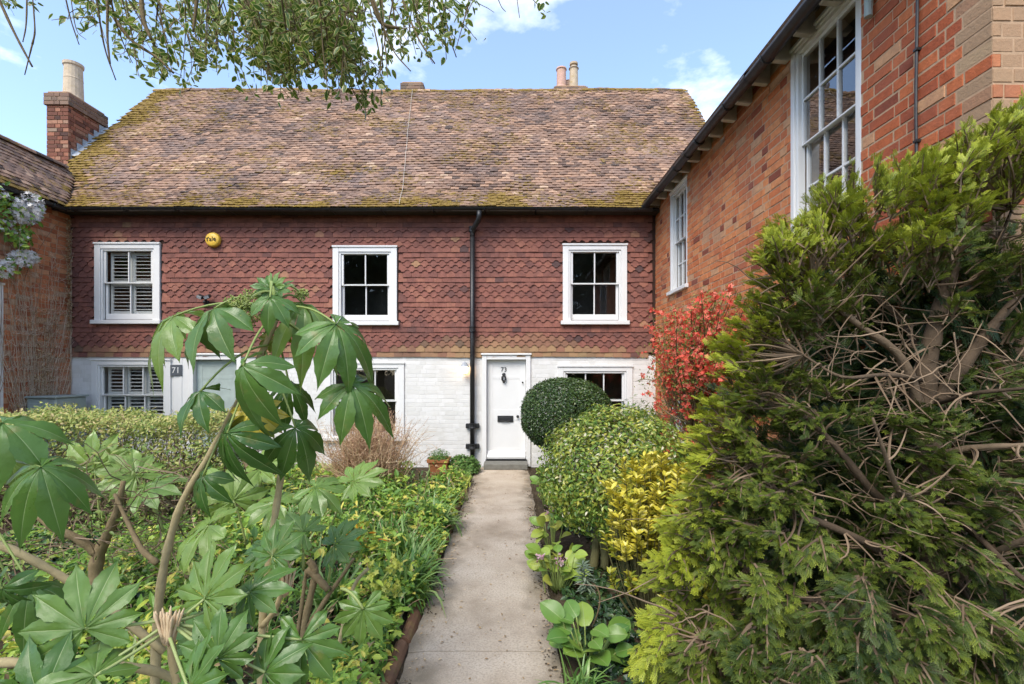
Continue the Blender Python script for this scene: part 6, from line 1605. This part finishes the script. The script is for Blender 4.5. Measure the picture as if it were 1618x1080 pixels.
lowb = lambda px: np.interp(px, [0, 60, 110, 150, 200, 250, 300, 350, 400, 450, 500, 545, 580, 620, 660, 700, 740, 800, 860, 880], [60, 40, 45, 75, 115, 125, 150, 120, 135, 145, 125, 160, 182, 150, 100, 105, 70, 10, 35, 5])
LP = []; LD = []; LN = []
def twigleaf(Q, n_, sc=1.0):
    t = rng.random(n_)**.7*(len(Q)-1); p = np.stack([np.interp(t, range(len(Q)), Q[:, k]) for k in range(3)], 1) + rng.normal(0, .022, (n_, 3))
    d = (Q[-1]-Q[0])/np.linalg.norm(Q[-1]-Q[0]); LP.append(p); LD.append(rdir(n_)*.9 + d*.5); LN.append(rdir(n_) + np.array([0, -.5, .35]))
for i in range(150):
    u_ = rng.random()
    px = rng.normal(475, 80) if u_ < .55 else rng.uniform(120, 730)
    if not 110 < px < 745: continue
    dens = 1.0
    y1 = lowb(px)*rng.uniform(.45, 1.0); Y = rng.uniform(2.45, 3.3)
    e = np.array(at(px, y1, Y)); s0 = np.array(at(px + rng.normal(-35, 45), -50 - rng.uniform(0, 50), Y - rng.uniform(-.2, .4)))
    Q = bez(s0, (s0+e)/2 + np.array([rng.normal(0, .04), 0, .04]), e, 9); bb.tube(Q, np.linspace(.006, .0018, 9), 4, cap=False, var=rng.random()*.6)
    twigleaf(Q, int(17*(1.25 if 380 < px < 590 else .65)))
    for k in range(3):
        a = Q[rng.integers(3, 8)]; q2 = curve(a, np.array([rng.normal(0, 1), rng.normal(0, .6), -.7]), rng.uniform(.08, .2), 4, .15); bb.tube(q2, [.003, .0026, .0022, .002, .0015], 3, cap=False, var=rng.random()); twigleaf(q2, 6)
for (px, y1) in ((700, 62), (730, 40), (585, 175), (572, 165), (600, 140), (462, 158), (292, 140), (862, 18), (10, 12), (50, 8), (685, 100), (640, 92), (20, 5), (220, 120), (255, 118), (390, 128), (420, 120)):
    e = np.array(at(px, y1, 2.7)); s0 = e + np.array([rng.normal(-.1, .08), .1, .22]); Q = bez(s0, (s0+e)/2, e, 6); bb.tube(Q, np.linspace(.0035, .0015, 6), 4, cap=False); twigleaf(Q, 12)
    s1 = np.array(at(px-30, -60, 2.7)); bb.tube(bez(s1, (s1+s0)/2, s0, 6), .004, 4, cap=False)
# thicker bare hanging shoots
for pts, r in (([(-20, -10), (20, 45), (52, 105)], .008), ([(52, 105), (40, 118)], .004), ([(52, 105), (57, 50), (52, -10)], .005), ([(44, -10), (43, 40), (37, 66)], .0045), ([(95, -10), (112, 30), (126, 70)], .004), ([(108, -10), (120, 50), (137, 62)], .003),
               ([(140, -10), (200, 60), (250, 90), (275, 115)], .011), ([(150, 10), (165, 75), (184, 126)], .005), ([(172, -10), (170, 60), (175, 100)], .007), ([(222, -10), (226, 30), (240, 62)], .013), ([(315, -10), (310, 20), (306, 50)], .010),
               ([(470, -10), (505, 20), (545, 70), (560, 100)], .016), ([(575, -10), (600, 40), (632, 44)], .013), ([(625, 0), (660, 60), (688, 100)], .007), ([(695, 0), (708, 50), (722, 90)], .006), ([(770, -20), (792, 10), (800, 18)], .003), ([(810, -20), (822, 28)], .003), ([(530, 0), (545, 60), (540, 135)], .005), ([(505, 30), (512, 90), (520, 150)], .004), ([(590, 30), (620, 80), (650, 112)], .005)):
    Yh = rng.uniform(2.4, 2.9); Q = np.array([at(a, b_, Yh) for a, b_ in pts]); Q[0] = Q[0] + np.array([0, 0, .12])
    stem_obj(ho, Q, np.linspace(r, r*.55, len(Q)), 'bark', 'shoot', 6, var=rng.random()*.5)
bb.build('twig', MAT['bark'], ho, kind='stuff')
LP = np.concatenate(LP); LD = np.concatenate(LD); LN = np.concatenate(LN); m = len(LP)
R = frames(LD, LN, U(.030, .054, m))
cr_ = link('crown', None, ho, Matrix.Translation((-1.2, 2.7, 3.9))) if False else None
pieces('leaf', 'crown', ho, MAT['holly'], [HOLLY], np.zeros(m, int), R, LP, np.clip(rng.normal(.5, .25, m), 0, 1))
# its main crown, above and behind the viewpoint (seen in the window panes)
b = Bag()
for (c_, r_) in (((-2.6, -2.4, 4.5), (1.9, 1.2, 1.3)), ((-4.4, -1.9, 4.1), (1.4, 1.2, 1.3))):
    P_, o_, _ = shell(3200, c_, r_, .3, .2, 1.6); scatter(b, LF, P_, o_, U(.05, .09, len(P_)), rng.random(len(P_)))
b.build('upper_crown', MAT['ever'], ho, kind='stuff')
for (lab, base, h, r_) in (('tall dark evergreen mirrored in the upper window above the dry brown shrub', (-7.6, -9.5, 0), 12.0, 3.4), ('tall dark evergreen mirrored in the upper window right of the downpipe', (4.9, -10.5, 0), 11.5, 3.2)):
    t_ = thing('evergreen_tree', base, lab, 'tree', 'trees mirrored in the window panes')
    stem_obj(t_, [(base[0], base[1], -.05), (base[0]+.1, base[1], h*.3), (base[0], base[1]+.1, h*.6), (base[0], base[1], h*.9)], [.24, .2, .12, .04], 'bark', 'trunk', 9)
    b = Bag()
    for k in range(7):
        cc = np.array(base) + np.array([rng.normal(0, r_*.4), rng.normal(0, r_*.3), h*rng.uniform(.3, .8)]); P_, o_, _ = shell(2600, cc, np.array([r_*.7, r_*.6, h*.25]), .3, .25, 1.5); scatter(b, LF, P_, o_, U(.14, .26, len(P_)), rng.random(len(P_)))
    b.build('crown', MAT['ever'], t_, kind='stuff')

# ------------------------------------------------------------------ litter on the path
b = Bag(); n_ = 620
x = np.where(rng.random(n_) < .6, np.where(rng.random(n_) < .5, -.62 + np.abs(rng.normal(0, .06, n_)), .27 - np.abs(rng.normal(0, .06, n_))), U(-.6, .25, n_)); y = U(2.5, 8.7, n_)
b.add(LF, frames(np.stack([rng.normal(0, 1, n_), rng.normal(0, 1, n_), np.zeros(n_)], 1), np.tile((0, 0, 1.0), (n_, 1)) + rng.normal(0, .15, (n_, 3)), U(.010, .030, n_)), np.stack([x, y, np.full(n_, .036)], 1), rng.random(n_))
o = b.build('fallen_leaves', MAT['dry']); tag(o, 'small withered leaves and petals lying on the concrete path', 'leaf litter', kind='stuff')

b = Bag(); n_ = 2600
left = rng.random(n_) < .55; x = np.where(left, -.665 + np.abs(rng.normal(0, .05, n_)), .30 - np.abs(rng.normal(0, .05, n_))); y = U(2.4, 8.75, n_)
keep = np.array([mnoise.noise(Vector((a*2, c_*1.7, 40))) for a, c_ in zip(x, y)]) > -.12; x, y = x[keep], y[keep]; n_ = len(x)
b.add(BALL, np.einsum('m,ij->mij', U(.002, .008, n_), np.diag([1.2, 1, .7])), np.stack([x, y, np.full(n_, .031)], 1), rng.random(n_))
MAT['grit'] = var_mat('soil_crumb', [(0, (.06,.045,.03)), (.6, (.14,.105,.07)), (1, (.36,.29,.21))], .95, .1)
o = b.build('soil_crumbs', MAT['grit']); tag(o, 'crumbs of soil and grit along the path edges', 'soil', kind='stuff')
